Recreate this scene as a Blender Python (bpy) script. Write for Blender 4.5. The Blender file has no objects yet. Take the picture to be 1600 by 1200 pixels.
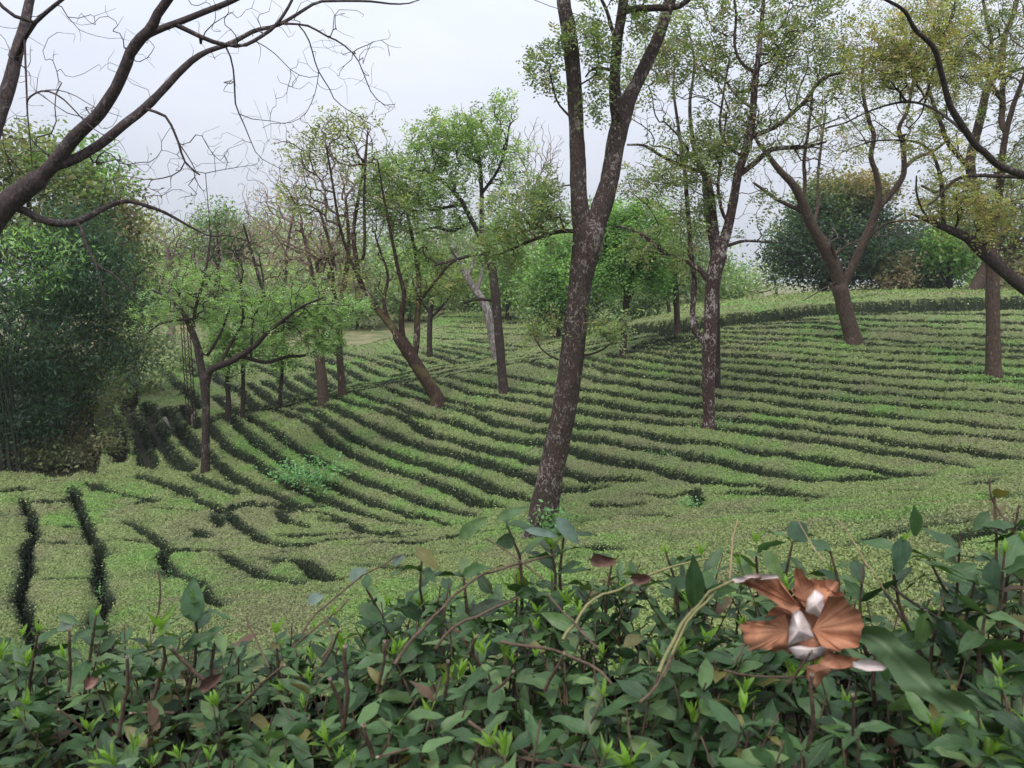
import bpy, math, random
import numpy as np
from mathutils import Vector, Matrix, kdtree

# ------------------------------------------------------------------ camera
F = 1204.0            # focal length in pixels of the 1600 px wide photograph
HZ = 440.0            # row of the horizon
PIT = math.atan((600 - HZ) / F)
CZ = 6.0              # eye height above the valley datum
cp, sp = math.cos(PIT), math.sin(PIT)
scene = bpy.context.scene
cam_d = bpy.data.cameras.new("camera")
cam = bpy.data.objects.new("camera", cam_d)
scene.collection.objects.link(cam)
cam.location = (0, 0, CZ)
cam.rotation_euler = (math.pi / 2 - PIT, 0, 0)
cam_d.sensor_fit = 'HORIZONTAL'
cam_d.sensor_width = 36.0
cam_d.lens = 36.0 * F / 1600.0
cam_d.clip_start = 0.05
cam_d.clip_end = 6000
cam_d.dof.use_dof = True
cam_d.dof.focus_distance = 18.0
cam_d.dof.aperture_fstop = 13.0
scene.camera = cam

# ------------------------------------------------------------------ sky, sun, exposure
SUN_EL, SUN_AZ = math.radians(58), math.radians(200)   # high, behind and left of the viewer, veiled by cloud
world = bpy.data.worlds.new("World")
scene.world = world
world.use_nodes = True
wn = world.node_tree
wn.nodes.clear()
w_out = wn.nodes.new('ShaderNodeOutputWorld')
w_bg = wn.nodes.new('ShaderNodeBackground')
w_sky = wn.nodes.new('ShaderNodeTexSky')
w_sky.sky_type = 'NISHITA'
w_sky.sun_disc = False
w_sky.sun_elevation = SUN_EL
w_sky.sun_rotation = SUN_AZ
w_sky.air_density = 1.0
w_sky.dust_density = 3.0
w_bg.inputs['Strength'].default_value = 0.1
# an even veil of cloud over the sky, with faint thicker and thinner places
w_tc = wn.nodes.new('ShaderNodeTexCoord')
w_map = wn.nodes.new('ShaderNodeMapping')
w_map.inputs['Scale'].default_value = (1, 1, 3.2)
w_n = wn.nodes.new('ShaderNodeTexNoise')
w_n.inputs['Scale'].default_value = 1.7
w_n.inputs['Detail'].default_value = 5
w_n.inputs['Roughness'].default_value = 0.55
w_r = wn.nodes.new('ShaderNodeValToRGB')
w_r.color_ramp.elements[0].position = 0.3
w_r.color_ramp.elements[0].color = (3.4, 3.68, 4.3, 1)
w_r.color_ramp.elements[1].position = 0.72
w_r.color_ramp.elements[1].color = (4.1, 4.25, 4.65, 1)
w_mix = wn.nodes.new('ShaderNodeMixRGB')
w_mix.inputs['Fac'].default_value = 0.93
wl = wn.links.new
wl(w_tc.outputs['Generated'], w_map.inputs['Vector'])
wl(w_map.outputs['Vector'], w_n.inputs['Vector'])
wl(w_n.outputs['Fac'], w_r.inputs['Fac'])
wl(w_sky.outputs['Color'], w_mix.inputs['Color1'])
wl(w_r.outputs['Color'], w_mix.inputs['Color2'])
# overcast sky: brighter towards the zenith than at the horizon
w_sep = wn.nodes.new('ShaderNodeSeparateXYZ')
w_el = wn.nodes.new('ShaderNodeMapRange')
w_el.inputs[1].default_value = 0.0
w_el.inputs[2].default_value = 1.0
w_el.inputs[3].default_value = 0.87
w_el.inputs[4].default_value = 2.5
w_mul = wn.nodes.new('ShaderNodeMixRGB')
w_mul.blend_type = 'MULTIPLY'
w_mul.inputs['Fac'].default_value = 1.0
wl(w_tc.outputs['Generated'], w_sep.inputs[0])
wl(w_sep.outputs['Z'], w_el.inputs[0])
wl(w_mix.outputs['Color'], w_mul.inputs['Color1'])
wl(w_el.outputs[0], w_mul.inputs['Color2'])
wl(w_mul.outputs['Color'], w_bg.inputs['Color'])
wl(w_bg.outputs['Background'], w_out.inputs['Surface'])
sun_d = bpy.data.lights.new("sun", 'SUN')
sun_d.energy = 1.5
sun_d.angle = math.radians(35)
sun_d.color = (1.0, 0.96, 0.90)
sun = bpy.data.objects.new("sun", sun_d)
scene.collection.objects.link(sun)
sun.rotation_euler = (math.pi / 2 - SUN_EL, 0, math.pi - SUN_AZ)   # shines from the sky's sun direction
scene.view_settings.view_transform = 'Standard'
scene.view_settings.look = 'None'
scene.view_settings.gamma = 1.0
scene.view_settings.use_curve_mapping = False
scene.view_settings.exposure = 0.85
cy = scene.cycles
cy.max_bounces = 5
cy.diffuse_bounces = 3
cy.glossy_bounces = 2
cy.transmission_bounces = 3
cy.volume_bounces = 0
cy.transparent_max_bounces = 4
cy.caustics_reflective = False
cy.caustics_refractive = False
cy.use_denoising = True

# ------------------------------------------------------------------ helpers
RNG = np.random.default_rng(7)
COL = scene.collection
MATS = {}

def at(px, py, Y):
    """point of the place seen at photo pixel (px, py) at forward distance Y"""
    u = (px - 800) / F
    v = (600 - py) / F
    dy = cp + v * sp
    t = Y / dy
    return np.array([u * t, Y, CZ + (-sp + v * cp) * t])

def project(P):
    dy = P[..., 1]
    dz = P[..., 2] - CZ
    zc = dy * cp - dz * sp
    yc = dy * sp + dz * cp
    return 800 + F * P[..., 0] / zc, 600 - F * yc / zc

def hash2(ix, iy, seed):
    h = (ix.astype(np.int64) * 374761393 + iy.astype(np.int64) * 668265263 + seed * 974634777) & 0x7fffffff
    h = ((h ^ (h >> 13)) * 1274126177) & 0x7fffffff
    return ((h ^ (h >> 16)) & 0xffff) / 65535.0

def vnoise(x, y, seed=0):
    x = np.asarray(x, float); y = np.asarray(y, float)
    ix = np.floor(x); iy = np.floor(y)
    fx = x - ix; fy = y - iy
    fx = fx * fx * (3 - 2 * fx); fy = fy * fy * (3 - 2 * fy)
    a = hash2(ix, iy, seed); b = hash2(ix + 1, iy, seed)
    c = hash2(ix, iy + 1, seed); d = hash2(ix + 1, iy + 1, seed)
    return (a * (1 - fx) + b * fx) * (1 - fy) + (c * (1 - fx) + d * fx) * fy

def norm(v):
    v = np.asarray(v, float)
    return v / np.maximum(np.linalg.norm(v, axis=-1, keepdims=True), 1e-9)

def new_mesh(name, V, Q, col=None, mat=None, smooth=False, tris=False, mat_idx=None):
    V = np.ascontiguousarray(V, dtype=np.float32)
    Q = np.ascontiguousarray(Q, dtype=np.int32)
    k = Q.shape[1]
    me = bpy.data.meshes.new(name)
    me.vertices.add(len(V))
    me.vertices.foreach_set('co', V.ravel())
    me.loops.add(Q.size)
    me.loops.foreach_set('vertex_index', Q.ravel())
    me.polygons.add(len(Q))
    me.polygons.foreach_set('loop_start', np.arange(0, Q.size, k, dtype=np.int32))
    me.polygons.foreach_set('use_smooth', np.full(len(Q), smooth, dtype=bool))
    if mat is not None:
        for m in (mat if isinstance(mat, (list, tuple)) else [mat]):
            me.materials.append(m)
    if mat_idx is not None:
        me.polygons.foreach_set('material_index', np.ascontiguousarray(mat_idx, dtype=np.int32))
    me.update(calc_edges=True)
    if col is not None:
        a = me.color_attributes.new('Col', 'FLOAT_COLOR', 'POINT')
        c = np.ones((len(V), 4), np.float32)
        c[:, :3] = col
        a.data.foreach_set('color', c.ravel())
    return me

def obj(name, me, parent=None):
    o = bpy.data.objects.new(name, me)
    COL.objects.link(o)
    if parent is not None:
        o.parent = parent
    return o

def empty(name, loc):
    o = bpy.data.objects.new(name, None)
    COL.objects.link(o)
    o.location = loc
    o.empty_display_size = 0.2
    return o

def tag(o, label=None, cat=None, group=None, kind=None):
    if label: o['label'] = label
    if cat: o['category'] = cat
    if group: o['group'] = group
    if kind: o['kind'] = kind
    return o

# ------------------------------------------------------------------ materials
def nodes_mat(name):
    m = bpy.data.materials.new(name)
    m.use_nodes = True
    nt = m.node_tree
    nt.nodes.clear()
    out = nt.nodes.new('ShaderNodeOutputMaterial')
    return m, nt, out

def leaf_mat(name, rough=0.5, spec=0.35, trans=0.25, src='attr', veins=False):
    m, nt, out = nodes_mat(name)
    N = nt.nodes.new; L = nt.links.new
    if src == 'attr':
        c = N('ShaderNodeVertexColor'); c.layer_name = 'Col'; colour = c.outputs['Color']
    else:
        c = N('ShaderNodeObjectInfo'); colour = c.outputs['Color']
    if veins:
        tc = N('ShaderNodeAttribute'); tc.attribute_name = 'leafuv'
        sx = N('ShaderNodeSeparateXYZ'); L(tc.outputs['Vector'], sx.inputs[0])
        a = N('ShaderNodeMath'); a.operation = 'ABSOLUTE'; L(sx.outputs['X'], a.inputs[0])
        # side veins slanting off the midrib, and the pale midrib itself
        k = N('ShaderNodeMath'); k.operation = 'MULTIPLY_ADD'; L(a.outputs[0], k.inputs[0]); k.inputs[1].default_value = -0.35; L(sx.outputs['Y'], k.inputs[2])
        k2 = N('ShaderNodeMath'); k2.operation = 'MULTIPLY'; L(k.outputs[0], k2.inputs[0]); k2.inputs[1].default_value = 50
        s = N('ShaderNodeMath'); s.operation = 'SINE'; L(k2.outputs[0], s.inputs[0])
        s2 = N('ShaderNodeMapRange'); L(s.outputs[0], s2.inputs[0]); s2.inputs[1].default_value = 0.75; s2.inputs[2].default_value = 1.0; s2.inputs[3].default_value = 0; s2.inputs[4].default_value = 0.35
        mr = N('ShaderNodeMapRange'); L(a.outputs[0], mr.inputs[0]); mr.inputs[1].default_value = 0.09; mr.inputs[2].default_value = 0.02; mr.inputs[3].default_value = 0; mr.inputs[4].default_value = 0.6
        mx = N('ShaderNodeMath'); mx.operation = 'MAXIMUM'; L(s2.outputs[0], mx.inputs[0]); L(mr.outputs[0], mx.inputs[1])
        pale = N('ShaderNodeMixRGB'); pale.blend_type = 'ADD'; pale.inputs['Fac'].default_value = 0.35
        L(colour, pale.inputs['Color1']); pale.inputs['Color2'].default_value = (0.09, 0.12, 0.06, 1)
        mm = N('ShaderNodeMixRGB'); L(mx.outputs[0], mm.inputs['Fac']); L(colour, mm.inputs['Color1']); L(pale.outputs[0], mm.inputs['Color2'])
        gn = N('ShaderNodeNewGeometry')
        nz = N('ShaderNodeTexNoise'); nz.inputs['Scale'].default_value = 60; nz.inputs['Detail'].default_value = 3
        L(gn.outputs['Position'], nz.inputs['Vector'])
        hv = N('ShaderNodeMapRange'); L(nz.outputs['Fac'], hv.inputs[0]); hv.inputs[1].default_value = 0.3; hv.inputs[2].default_value = 0.7; hv.inputs[3].default_value = 0.8; hv.inputs[4].default_value = 1.2
        mul = N('ShaderNodeMixRGB'); mul.blend_type = 'MULTIPLY'; mul.inputs['Fac'].default_value = 1; L(mm.outputs[0], mul.inputs['Color1']); L(hv.outputs[0], mul.inputs['Color2'])
        sp_ = N('ShaderNodeTexNoise'); sp_.inputs['Scale'].default_value = 95; sp_.inputs['Detail'].default_value = 2; L(gn.outputs['Position'], sp_.inputs['Vector'])
        sr = N('ShaderNodeMapRange'); L(sp_.outputs['Fac'], sr.inputs[0]); sr.inputs[1].default_value = 0.68; sr.inputs[2].default_value = 0.74; sr.inputs[3].default_value = 0; sr.inputs[4].default_value = 0.7
        sm = N('ShaderNodeMixRGB'); L(sr.outputs[0], sm.inputs['Fac']); L(mul.outputs[0], sm.inputs['Color1']); sm.inputs['Color2'].default_value = (0.11, 0.075, 0.04, 1)
        colour = sm.outputs[0]
        bp = N('ShaderNodeBump'); bp.inputs['Strength'].default_value = 0.35; bp.inputs['Distance'].default_value = 0.002
        L(mx.outputs[0], bp.inputs['Height'])
    b = N('ShaderNodeBsdfPrincipled')
    L(colour, b.inputs['Base Color'])
    b.inputs['Roughness'].default_value = rough
    b.inputs['Specular IOR Level'].default_value = spec
    if veins: L(bp.outputs[0], b.inputs['Normal'])
    t = N('ShaderNodeBsdfTranslucent')
    tm = N('ShaderNodeMixRGB'); tm.blend_type = 'MULTIPLY'; tm.inputs['Fac'].default_value = 1
    L(colour, tm.inputs['Color1']); tm.inputs['Color2'].default_value = (1.5, 1.6, 0.7, 1)
    L(tm.outputs[0], t.inputs['Color'])
    mix = N('ShaderNodeMixShader'); mix.inputs['Fac'].default_value = trans
    L(b.outputs[0], mix.inputs[1]); L(t.outputs[0], mix.inputs[2])
    L(mix.outputs[0], out.inputs['Surface'])
    return m

def bark_mat(name, dark, mid, pale, patch=0.55, scale=9.0, moss=0.0):
    m, nt, out = nodes_mat(name)
    N = nt.nodes.new; L = nt.links.new
    g = N('ShaderNodeNewGeometry')
    mp = N('ShaderNodeMapping'); mp.inputs['Scale'].default_value = (1, 1, 0.45)
    L(g.outputs['Position'], mp.inputs['Vector'])
    n1 = N('ShaderNodeTexNoise'); n1.inputs['Scale'].default_value = scale * 2.2; n1.inputs['Detail'].default_value = 6; n1.inputs['Roughness'].default_value = 0.65
    L(mp.outputs[0], n1.inputs['Vector'])
    r1 = N('ShaderNodeValToRGB'); r1.color_ramp.elements[0].position = 0.32; r1.color_ramp.elements[0].color = (*dark, 1)
    r1.color_ramp.elements[1].position = 0.7; r1.color_ramp.elements[1].color = (*mid, 1)
    L(n1.outputs['Fac'], r1.inputs['Fac'])
    n2 = N('ShaderNodeTexNoise'); n2.inputs['Scale'].default_value = scale; n2.inputs['Detail'].default_value = 7; n2.inputs['Roughness'].default_value = 0.72
    n2.inputs['Distortion'].default_value = 0.8
    mp2 = N('ShaderNodeMapping'); mp2.inputs['Location'].default_value = (3, 9, 5); mp2.inputs['Scale'].default_value = (1, 1, 0.6)
    L(g.outputs['Position'], mp2.inputs['Vector']); L(mp2.outputs[0], n2.inputs['Vector'])
    r2 = N('ShaderNodeMapRange'); r2.inputs[1].default_value = patch; r2.inputs[2].default_value = patch + 0.06
    n4 = N('ShaderNodeTexNoise'); n4.inputs['Scale'].default_value = 2.1; n4.inputs['Detail'].default_value = 3
    L(g.outputs['Position'], n4.inputs['Vector'])
    ma = N('ShaderNodeMath'); ma.operation = 'MULTIPLY_ADD'; L(n4.outputs['Fac'], ma.inputs[0]); ma.inputs[1].default_value = 0.42; L(n2.outputs['Fac'], ma.inputs[2])
    mb = N('ShaderNodeMath'); mb.operation = 'SUBTRACT'; L(ma.outputs[0], mb.inputs[0]); mb.inputs[1].default_value = 0.21
    L(mb.outputs[0], r2.inputs[0])
    mx = N('ShaderNodeMixRGB'); L(r2.outputs[0], mx.inputs['Fac']); L(r1.outputs[0], mx.inputs['Color1']); mx.inputs['Color2'].default_value = (*pale, 1)
    colour = mx.outputs[0]
    if moss > 0:
        n3 = N('ShaderNodeTexNoise'); n3.inputs['Scale'].default_value = 1.6; n3.inputs['Detail'].default_value = 5
        L(g.outputs['Position'], n3.inputs['Vector'])
        r3 = N('ShaderNodeMapRange'); r3.inputs[1].default_value = 0.5; r3.inputs[2].default_value = 0.62; r3.inputs[4].default_value = moss
        L(n3.outputs['Fac'], r3.inputs[0])
        m3 = N('ShaderNodeMixRGB'); L(r3.outputs[0], m3.inputs['Fac']); L(colour, m3.inputs['Color1']); m3.inputs['Color2'].default_value = (0.10, 0.085, 0.035, 1)
        colour = m3.outputs[0]
    b = N('ShaderNodeBsdfPrincipled'); L(colour, b.inputs['Base Color'])
    b.inputs['Roughness'].default_value = 0.9; b.inputs['Specular IOR Level'].default_value = 0.15
    bp = N('ShaderNodeBump'); bp.inputs['Strength'].default_value = 1.0; bp.inputs['Distance'].default_value = 0.05
    L(n1.outputs['Fac'], bp.inputs['Height']); L(bp.outputs[0], b.inputs['Normal'])
    L(b.outputs[0], out.inputs['Surface'])
    return m

def ramp_mat(name, scale, stops, rough=0.9, detail=6, bump=0.3, dist=0.05, attr=False):
    m, nt, out = nodes_mat(name)
    N = nt.nodes.new; L = nt.links.new
    g = N('ShaderNodeNewGeometry')
    n1 = N('ShaderNodeTexNoise'); n1.inputs['Scale'].default_value = scale; n1.inputs['Detail'].default_value = detail; n1.inputs['Roughness'].default_value = 0.65
    L(g.outputs['Position'], n1.inputs['Vector'])
    r = N('ShaderNodeValToRGB')
    e = r.color_ramp.elements
    while len(e) < len(stops): e.new(0.5)
    for i, (p, c) in enumerate(stops):
        e[i].position = p; e[i].color = (*c, 1)
    L(n1.outputs['Fac'], r.inputs['Fac'])
    colour = r.outputs[0]
    if attr:
        c = N('ShaderNodeVertexColor'); c.layer_name = 'Col'
        mu = N('ShaderNodeMixRGB'); mu.blend_type = 'MULTIPLY'; mu.inputs['Fac'].default_value = 1
        L(colour, mu.inputs['Color1']); L(c.outputs['Color'], mu.inputs['Color2'])
        colour = mu.outputs[0]
    b = N('ShaderNodeBsdfPrincipled'); L(colour, b.inputs['Base Color'])
    b.inputs['Roughness'].default_value = rough; b.inputs['Specular IOR Level'].default_value = 0.2
    bp = N('ShaderNodeBump'); bp.inputs['Strength'].default_value = bump; bp.inputs['Distance'].default_value = dist
    L(n1.outputs['Fac'], bp.inputs['Height']); L(bp.outputs[0], b.inputs['Normal'])
    L(b.outputs[0], out.inputs['Surface'])
    return m

def ground_mat(name, scale, stops, bump, dist):
    """dark litter and soil under the tea, dry grass on the open slope farther off"""
    m = ramp_mat(name, scale, stops, bump=bump, dist=dist)
    nt = m.node_tree; N = nt.nodes.new; L = nt.links.new
    bs = [n for n in nt.nodes if n.type == 'BSDF_PRINCIPLED'][0]
    old = bs.inputs['Base Color'].links[0].from_socket
    g = N('ShaderNodeNewGeometry'); sx = N('ShaderNodeSeparateXYZ'); L(g.outputs['Position'], sx.inputs[0])
    mr = N('ShaderNodeMapRange'); L(sx.outputs['Y'], mr.inputs[0]); mr.inputs[1].default_value = 44; mr.inputs[2].default_value = 56
    n = N('ShaderNodeTexNoise'); n.inputs['Scale'].default_value = 0.9; n.inputs['Detail'].default_value = 8; L(g.outputs['Position'], n.inputs['Vector'])
    r = N('ShaderNodeValToRGB'); r.color_ramp.elements[0].position = 0.35; r.color_ramp.elements[0].color = (0.085, 0.115, 0.045, 1); r.color_ramp.elements[1].position = 0.68; r.color_ramp.elements[1].color = (0.24, 0.205, 0.115, 1)
    L(n.outputs['Fac'], r.inputs['Fac'])
    mx = N('ShaderNodeMixRGB'); L(mr.outputs[0], mx.inputs['Fac']); L(old, mx.inputs['Color1']); L(r.outputs[0], mx.inputs['Color2'])
    L(mx.outputs[0], bs.inputs['Base Color'])
    return m

M = {}
M['leaf'] = leaf_mat('foliage', 0.55, 0.3, 0.45)
M['tea_leaf'] = leaf_mat('tea_foliage', 0.6, 0.25, 0.15)
M['tea_body'] = ramp_mat('tea_body', 30, [(0.34, (0.25, 0.25, 0.25)), (0.5, (0.8, 0.8, 0.8)), (0.68, (1.4, 1.4, 1.3))], bump=0.9, dist=0.06, attr=True)
M['hedge_leaf'] = leaf_mat('hedge_leaf_mass', 0.42, 0.34, 0.2, veins=True)
M['hedge_leaf_single'] = leaf_mat('hedge_leaf', 0.42, 0.34, 0.2, src='obj', veins=True)
M['ground'] = ground_mat('soil_and_litter', 3.0, [(0.3, (0.010, 0.009, 0.006)), (0.48, (0.022, 0.019, 0.012)), (0.64, (0.024, 0.030, 0.012)), (0.80, (0.075, 0.055, 0.035))], bump=0.6, dist=0.08)
M['bark_main'] = bark_mat('bark_lichen_dark', (0.026, 0.019, 0.016), (0.088, 0.064, 0.055), (0.25, 0.21, 0.19), 0.545, 18.0, 0.0)
M['bark_mossy'] = bark_mat('bark_lichen_moss', (0.022, 0.014, 0.010), (0.075, 0.047, 0.038), (0.30, 0.26, 0.22), 0.60, 8.0, 0.7)
M['bark_speckled'] = bark_mat('bark_speckled', (0.030, 0.018, 0.016), (0.095, 0.062, 0.055), (0.36, 0.31, 0.29), 0.55, 14.0)
M['bark_brown'] = bark_mat('bark_brown', (0.040, 0.028, 0.022), (0.125, 0.090, 0.070), (0.24, 0.195, 0.16), 0.62, 9.0)
M['bark_dark'] = bark_mat('bark_dark', (0.024, 0.018, 0.016), (0.078, 0.060, 0.053), (0.17, 0.15, 0.135), 0.60, 12.0)
M['bark_grey'] = bark_mat('bark_grey', (0.10, 0.085, 0.08), (0.22, 0.19, 0.18), (0.36, 0.33, 0.31), 0.52, 9.0)
M['twig_pale'] = bark_mat('twig_pale', (0.14, 0.10, 0.09), (0.26, 0.20, 0.18), (0.34, 0.27, 0.24), 0.6, 9.0)
M['twig_pink'] = bark_mat('twig_pink', (0.17, 0.115, 0.105), (0.33, 0.24, 0.22), (0.42, 0.33, 0.30), 0.58, 9.0)
M['bark_bare'] = bark_mat('bark_bare_limb', (0.045, 0.034, 0.034), (0.125, 0.095, 0.092), (0.23, 0.20, 0.19), 0.58, 14.0)

# ------------------------------------------------------------------ terrain (height of the clipped tea tops)
_A = [(80,800,19),(80,900,13.5),(80,740,24),(80,1000,10),(-250,800,19),(-250,900,13.5),(-250,740,24),
    (320,735,23),(320,800,19),(300,900,13.2),(300,1000,9.3),(600,1000,9),(600,900,12.5),(600,830,16.5),(845,835,15),
    (700,800,19),(700,690,24),(700,600,33),(700,560,43),(700,530,53),(700,490,72),(500,740,22),(480,630,31),(330,655,30),
    (120,690,27.5),(20,725,25),(-250,690,28),(230,600,38),(230,540,52),(-250,600,38),(-250,540,52),(550,570,42),(550,520,58),
    (1000,760,18.3),(1000,690,21),(1100,655,22.5),(1100,590,26.5),(1100,520,34.5),(920,560,35),(900,850,13),
    (1300,755,17),(1300,690,19.8),(1330,600,25),(1330,525,32.5),(1330,482,40),(1600,700,17.5),(1600,590,26),(1600,520,33),(1600,470,41.5),
    (1900,700,17.5),(1900,590,26),(1900,520,33),(1900,470,41.5),
    (1200,850,10),(1500,800,10),(1500,870,8),(1400,950,6.2),(1000,900,9.5),(1900,800,10),(1900,870,8),
    (1000,505,42),(1240,462,60),(1550,458,58),(1900,456,58),(1000,490,56),(850,540,47),(850,510,62)]
_P = [at(*a) for a in _A]
for _x in (-6, -2, 2, 6):
    _P += [np.array([_x, 0., CZ - 1.0]), np.array([_x, 2., CZ - 1.1]), np.array([_x, 4., CZ - 2.3])]
_P = np.array(_P)
def _warp(x, y):
    return np.stack([x / (y + 6) * 2.2, np.log(y + 6) * 2.2], -1)
def _U(d2):
    return 0.5 * d2 * np.log(d2 + 1e-9)
_W = _warp(_P[:, 0], _P[:, 1])
_n = len(_P)
_K = _U(((_W[:, None] - _W[None]) ** 2).sum(-1)) + np.eye(_n) * 0.01
_Q = np.c_[np.ones(_n), _W]
_S = np.linalg.solve(np.block([[_K, _Q], [_Q.T, np.zeros((3, 3))]]), np.r_[_P[:, 2], 0, 0, 0])
FAR_Z = CZ - 2.6
def T(x, y):
    x = np.asarray(x, float); y = np.asarray(y, float)
    yy = np.maximum(y, -1.5)
    xx = np.clip(x, -(yy + 6) * 1.15, (yy + 6) * 1.15)
    w = _warp(xx, yy)
    z = np.zeros(np.broadcast(x, y).shape) + _S[_n] + w @ _S[_n + 1:]
    for i in range(_n):
        d2 = ((w - _W[i]) ** 2).sum(-1)
        z = z + _S[i] * _U(d2)
    k = np.clip((y - 75) / 70.0, 0, 1); k = k * k * (3 - 2 * k)
    return z * (1 - k) + FAR_Z * k
TEA_H = 0.58
def G(x, y):
    return T(x, y) - TEA_H
_YS = 5.0 * np.exp(np.linspace(0, math.log(20), 500))
def hit(px, py):
    """forward distance at which the sight line through (px, py) meets the tea tops"""
    u = (px - 800) / F; v = (600 - py) / F; dy = cp + v * sp
    xs = u / dy * _YS; zs = CZ + (-sp + v * cp) / dy * _YS
    d = zs - T(xs, _YS)
    i = np.nonzero(d < 0)[0]
    if len(i) == 0: return _YS[-1]
    i = i[0]
    if i == 0: return _YS[0]
    a = d[i - 1] / (d[i - 1] - d[i])
    return _YS[i - 1] + a * (_YS[i] - _YS[i - 1])
def on(px, py):
    return at(px, py, hit(px, py))

# ground sheet, out to the horizon
def polar(us, ys, zf):
    uu, yy = np.meshgrid(us, ys)
    V = np.stack([uu * yy, yy, zf(uu * yy, yy)], -1)
    r, c = V.shape[:2]
    idx = np.arange(r * c).reshape(r, c)
    Q = np.stack([idx[:-1, :-1], idx[:-1, 1:], idx[1:, 1:], idx[1:, :-1]], -1).reshape(-1, 4)
    return V, Q
def ground_z(x, y):
    return G(x, y) + (vnoise(x * 1.3, y * 1.3, 3) - 0.5) * 0.08 + (vnoise(x * 4, y * 4, 4) - 0.5) * 0.04
gx = np.concatenate([-np.geomspace(1500, 60, 18), np.linspace(-55, 55, 131), np.geomspace(60, 1500, 18)])
gy = np.concatenate([np.array([-300, -100, -40, -20, -10, -6]), np.linspace(-4, 100, 150), np.geomspace(104, 2500, 30)])
xx, yy = np.meshgrid(gx, gy)
V = np.stack([xx, yy, ground_z(xx, yy)], -1)
r, c = V.shape[:2]
idx = np.arange(r * c).reshape(r, c)
Q = np.stack([idx[:-1, :-1], idx[:-1, 1:], idx[1:, 1:], idx[1:, :-1]], -1).reshape(-1, 4)
tag(obj('ground', new_mesh('ground', V.reshape(-1, 3), Q, None, M['ground'], True)), kind='structure')
# ------------------------------------------------------------------ tea field: traced lanes between the clipped rows
HILL = [   # lower edges of the dark lanes on the open hillside, from the valley upwards
 [(318,700),(330,718),(370,747),(430,776),(470,790)],
 [(318,655),(330,670),(357,700),(405,727),(427,742),(470,765),(500,777),(562,802),(617,816),(660,824)],
 [(350,650),(365,657),(400,690),(440,720),(472,741),(537,767),(582,787),(650,807),(705,821)],
 [(385,650),(412,664),(450,690),(500,722),(550,745),(600,763),(650,782),(700,800),(745,808)],
 [(425,640),(450,645),(495,665),(512,687),(550,710),(600,732),(662,750),(712,770),(750,790),(790,796)],
 [(455,637),(492,641),(515,660),(570,695),(640,720),(700,737),(740,749),(775,771),(830,783)],
 [(485,629),(522,636),(562,657),(625,685),(675,702),(750,722),(812,741),(845,755),(890,767),(950,764)],
 [(520,620),(575,635),(625,648),(675,680),(725,695),(800,711),(850,727),(885,739),(925,750),(1005,752)],
 [(555,614),(612,630),(662,651),(712,662),(750,676),(812,690),(850,695),(890,704),(940,718),(990,728),(1060,745),(1130,758),(1240,767)],
 [(600,606),(660,625),(700,636),(740,648),(775,663),(840,673),(920,686),(1030,707),(1160,731),(1277,751),(1384,748)],
 [(632,599),(687,621),(750,638),(850,655),(920,667),(1000,678),(1030,685),(1157,703),(1217,711),(1320,726),(1412,744),(1455,743)],
 [(670,592),(737,614),(787,622),(850,633),(920,645),(1000,657),(1131,672),(1217,682),(1322,698),(1438,714),(1520,731)],
 [(692,586),(750,600),(850,617),(920,628),(1050,648),(1200,662),(1400,692),(1575,714),(1640,722)],
 [(735,579),(800,588),(850,598),(920,611),(1095,636),(1200,646),(1400,668),(1600,690),(1750,705)],
 [(815,563),(850,571),(920,590),(1000,604),(1095,618),(1200,629),(1400,652),(1600,672),(1750,686)],
 [(880,562),(955,580),(1095,601),(1200,612),(1400,634),(1600,649),(1750,660)],
 [(905,557),(975,571),(1095,587),(1200,597),(1325,612),(1450,622),(1600,631),(1750,640)],
 [(950,553),(1000,561),(1095,574),(1200,583),(1350,600),(1450,608),(1600,615),(1750,622)],
 [(970,547),(1015,552),(1095,562),(1200,571),(1400,590),(1600,598),(1750,605)],
 [(990,541),(1095,552),(1200,560),(1400,576),(1600,586),(1750,592)],
 [(1000,535),(1095,543),(1200,549),(1400,564),(1600,572),(1750,577)],
 [(1015,530),(1100,535),(1200,539),(1350,549),(1600,560),(1750,566)],
 [(1040,526),(1120,528),(1200,530),(1400,541),(1600,550),(1750,554)],
 [(1065,521),(1200,520),(1325,528),(1400,533),(1600,541),(1750,545)],
 [(1110,514),(1250,511),(1325,516),(1600,530),(1750,534)],
 [(1160,508),(1250,504),(1340,508),(1600,518),(1750,521)],
 [(1220,500),(1335,499),(1600,505),(1750,507)],
 [(1250,494),(1335,491),(1450,490),(1600,493),(1750,494)],
]
PATH = [   # the near-level rows that run along the shoulder of the hill
 [(230,676),(300,663),(330,657),(400,643),(450,633),(525,618),(600,603),(675,590),(750,578),(825,564),(880,556),(1000,528),(1100,513),(1200,501),(1330,488),(1600,483),(1750,482)],
 [(330,652),(450,628),(495,621),(550,608),(625,595),(700,581),(800,564),(880,549),(1000,521),(1100,508),(1200,496)],
 [(430,625),(540,605),(600,596),(675,580),(750,566),(812,556),(900,541),(985,520)],
 [(600,590),(675,574),(750,561),(850,543),(960,523)],
 [(690,564),(780,551),(870,534),(950,519)],
]
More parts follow.
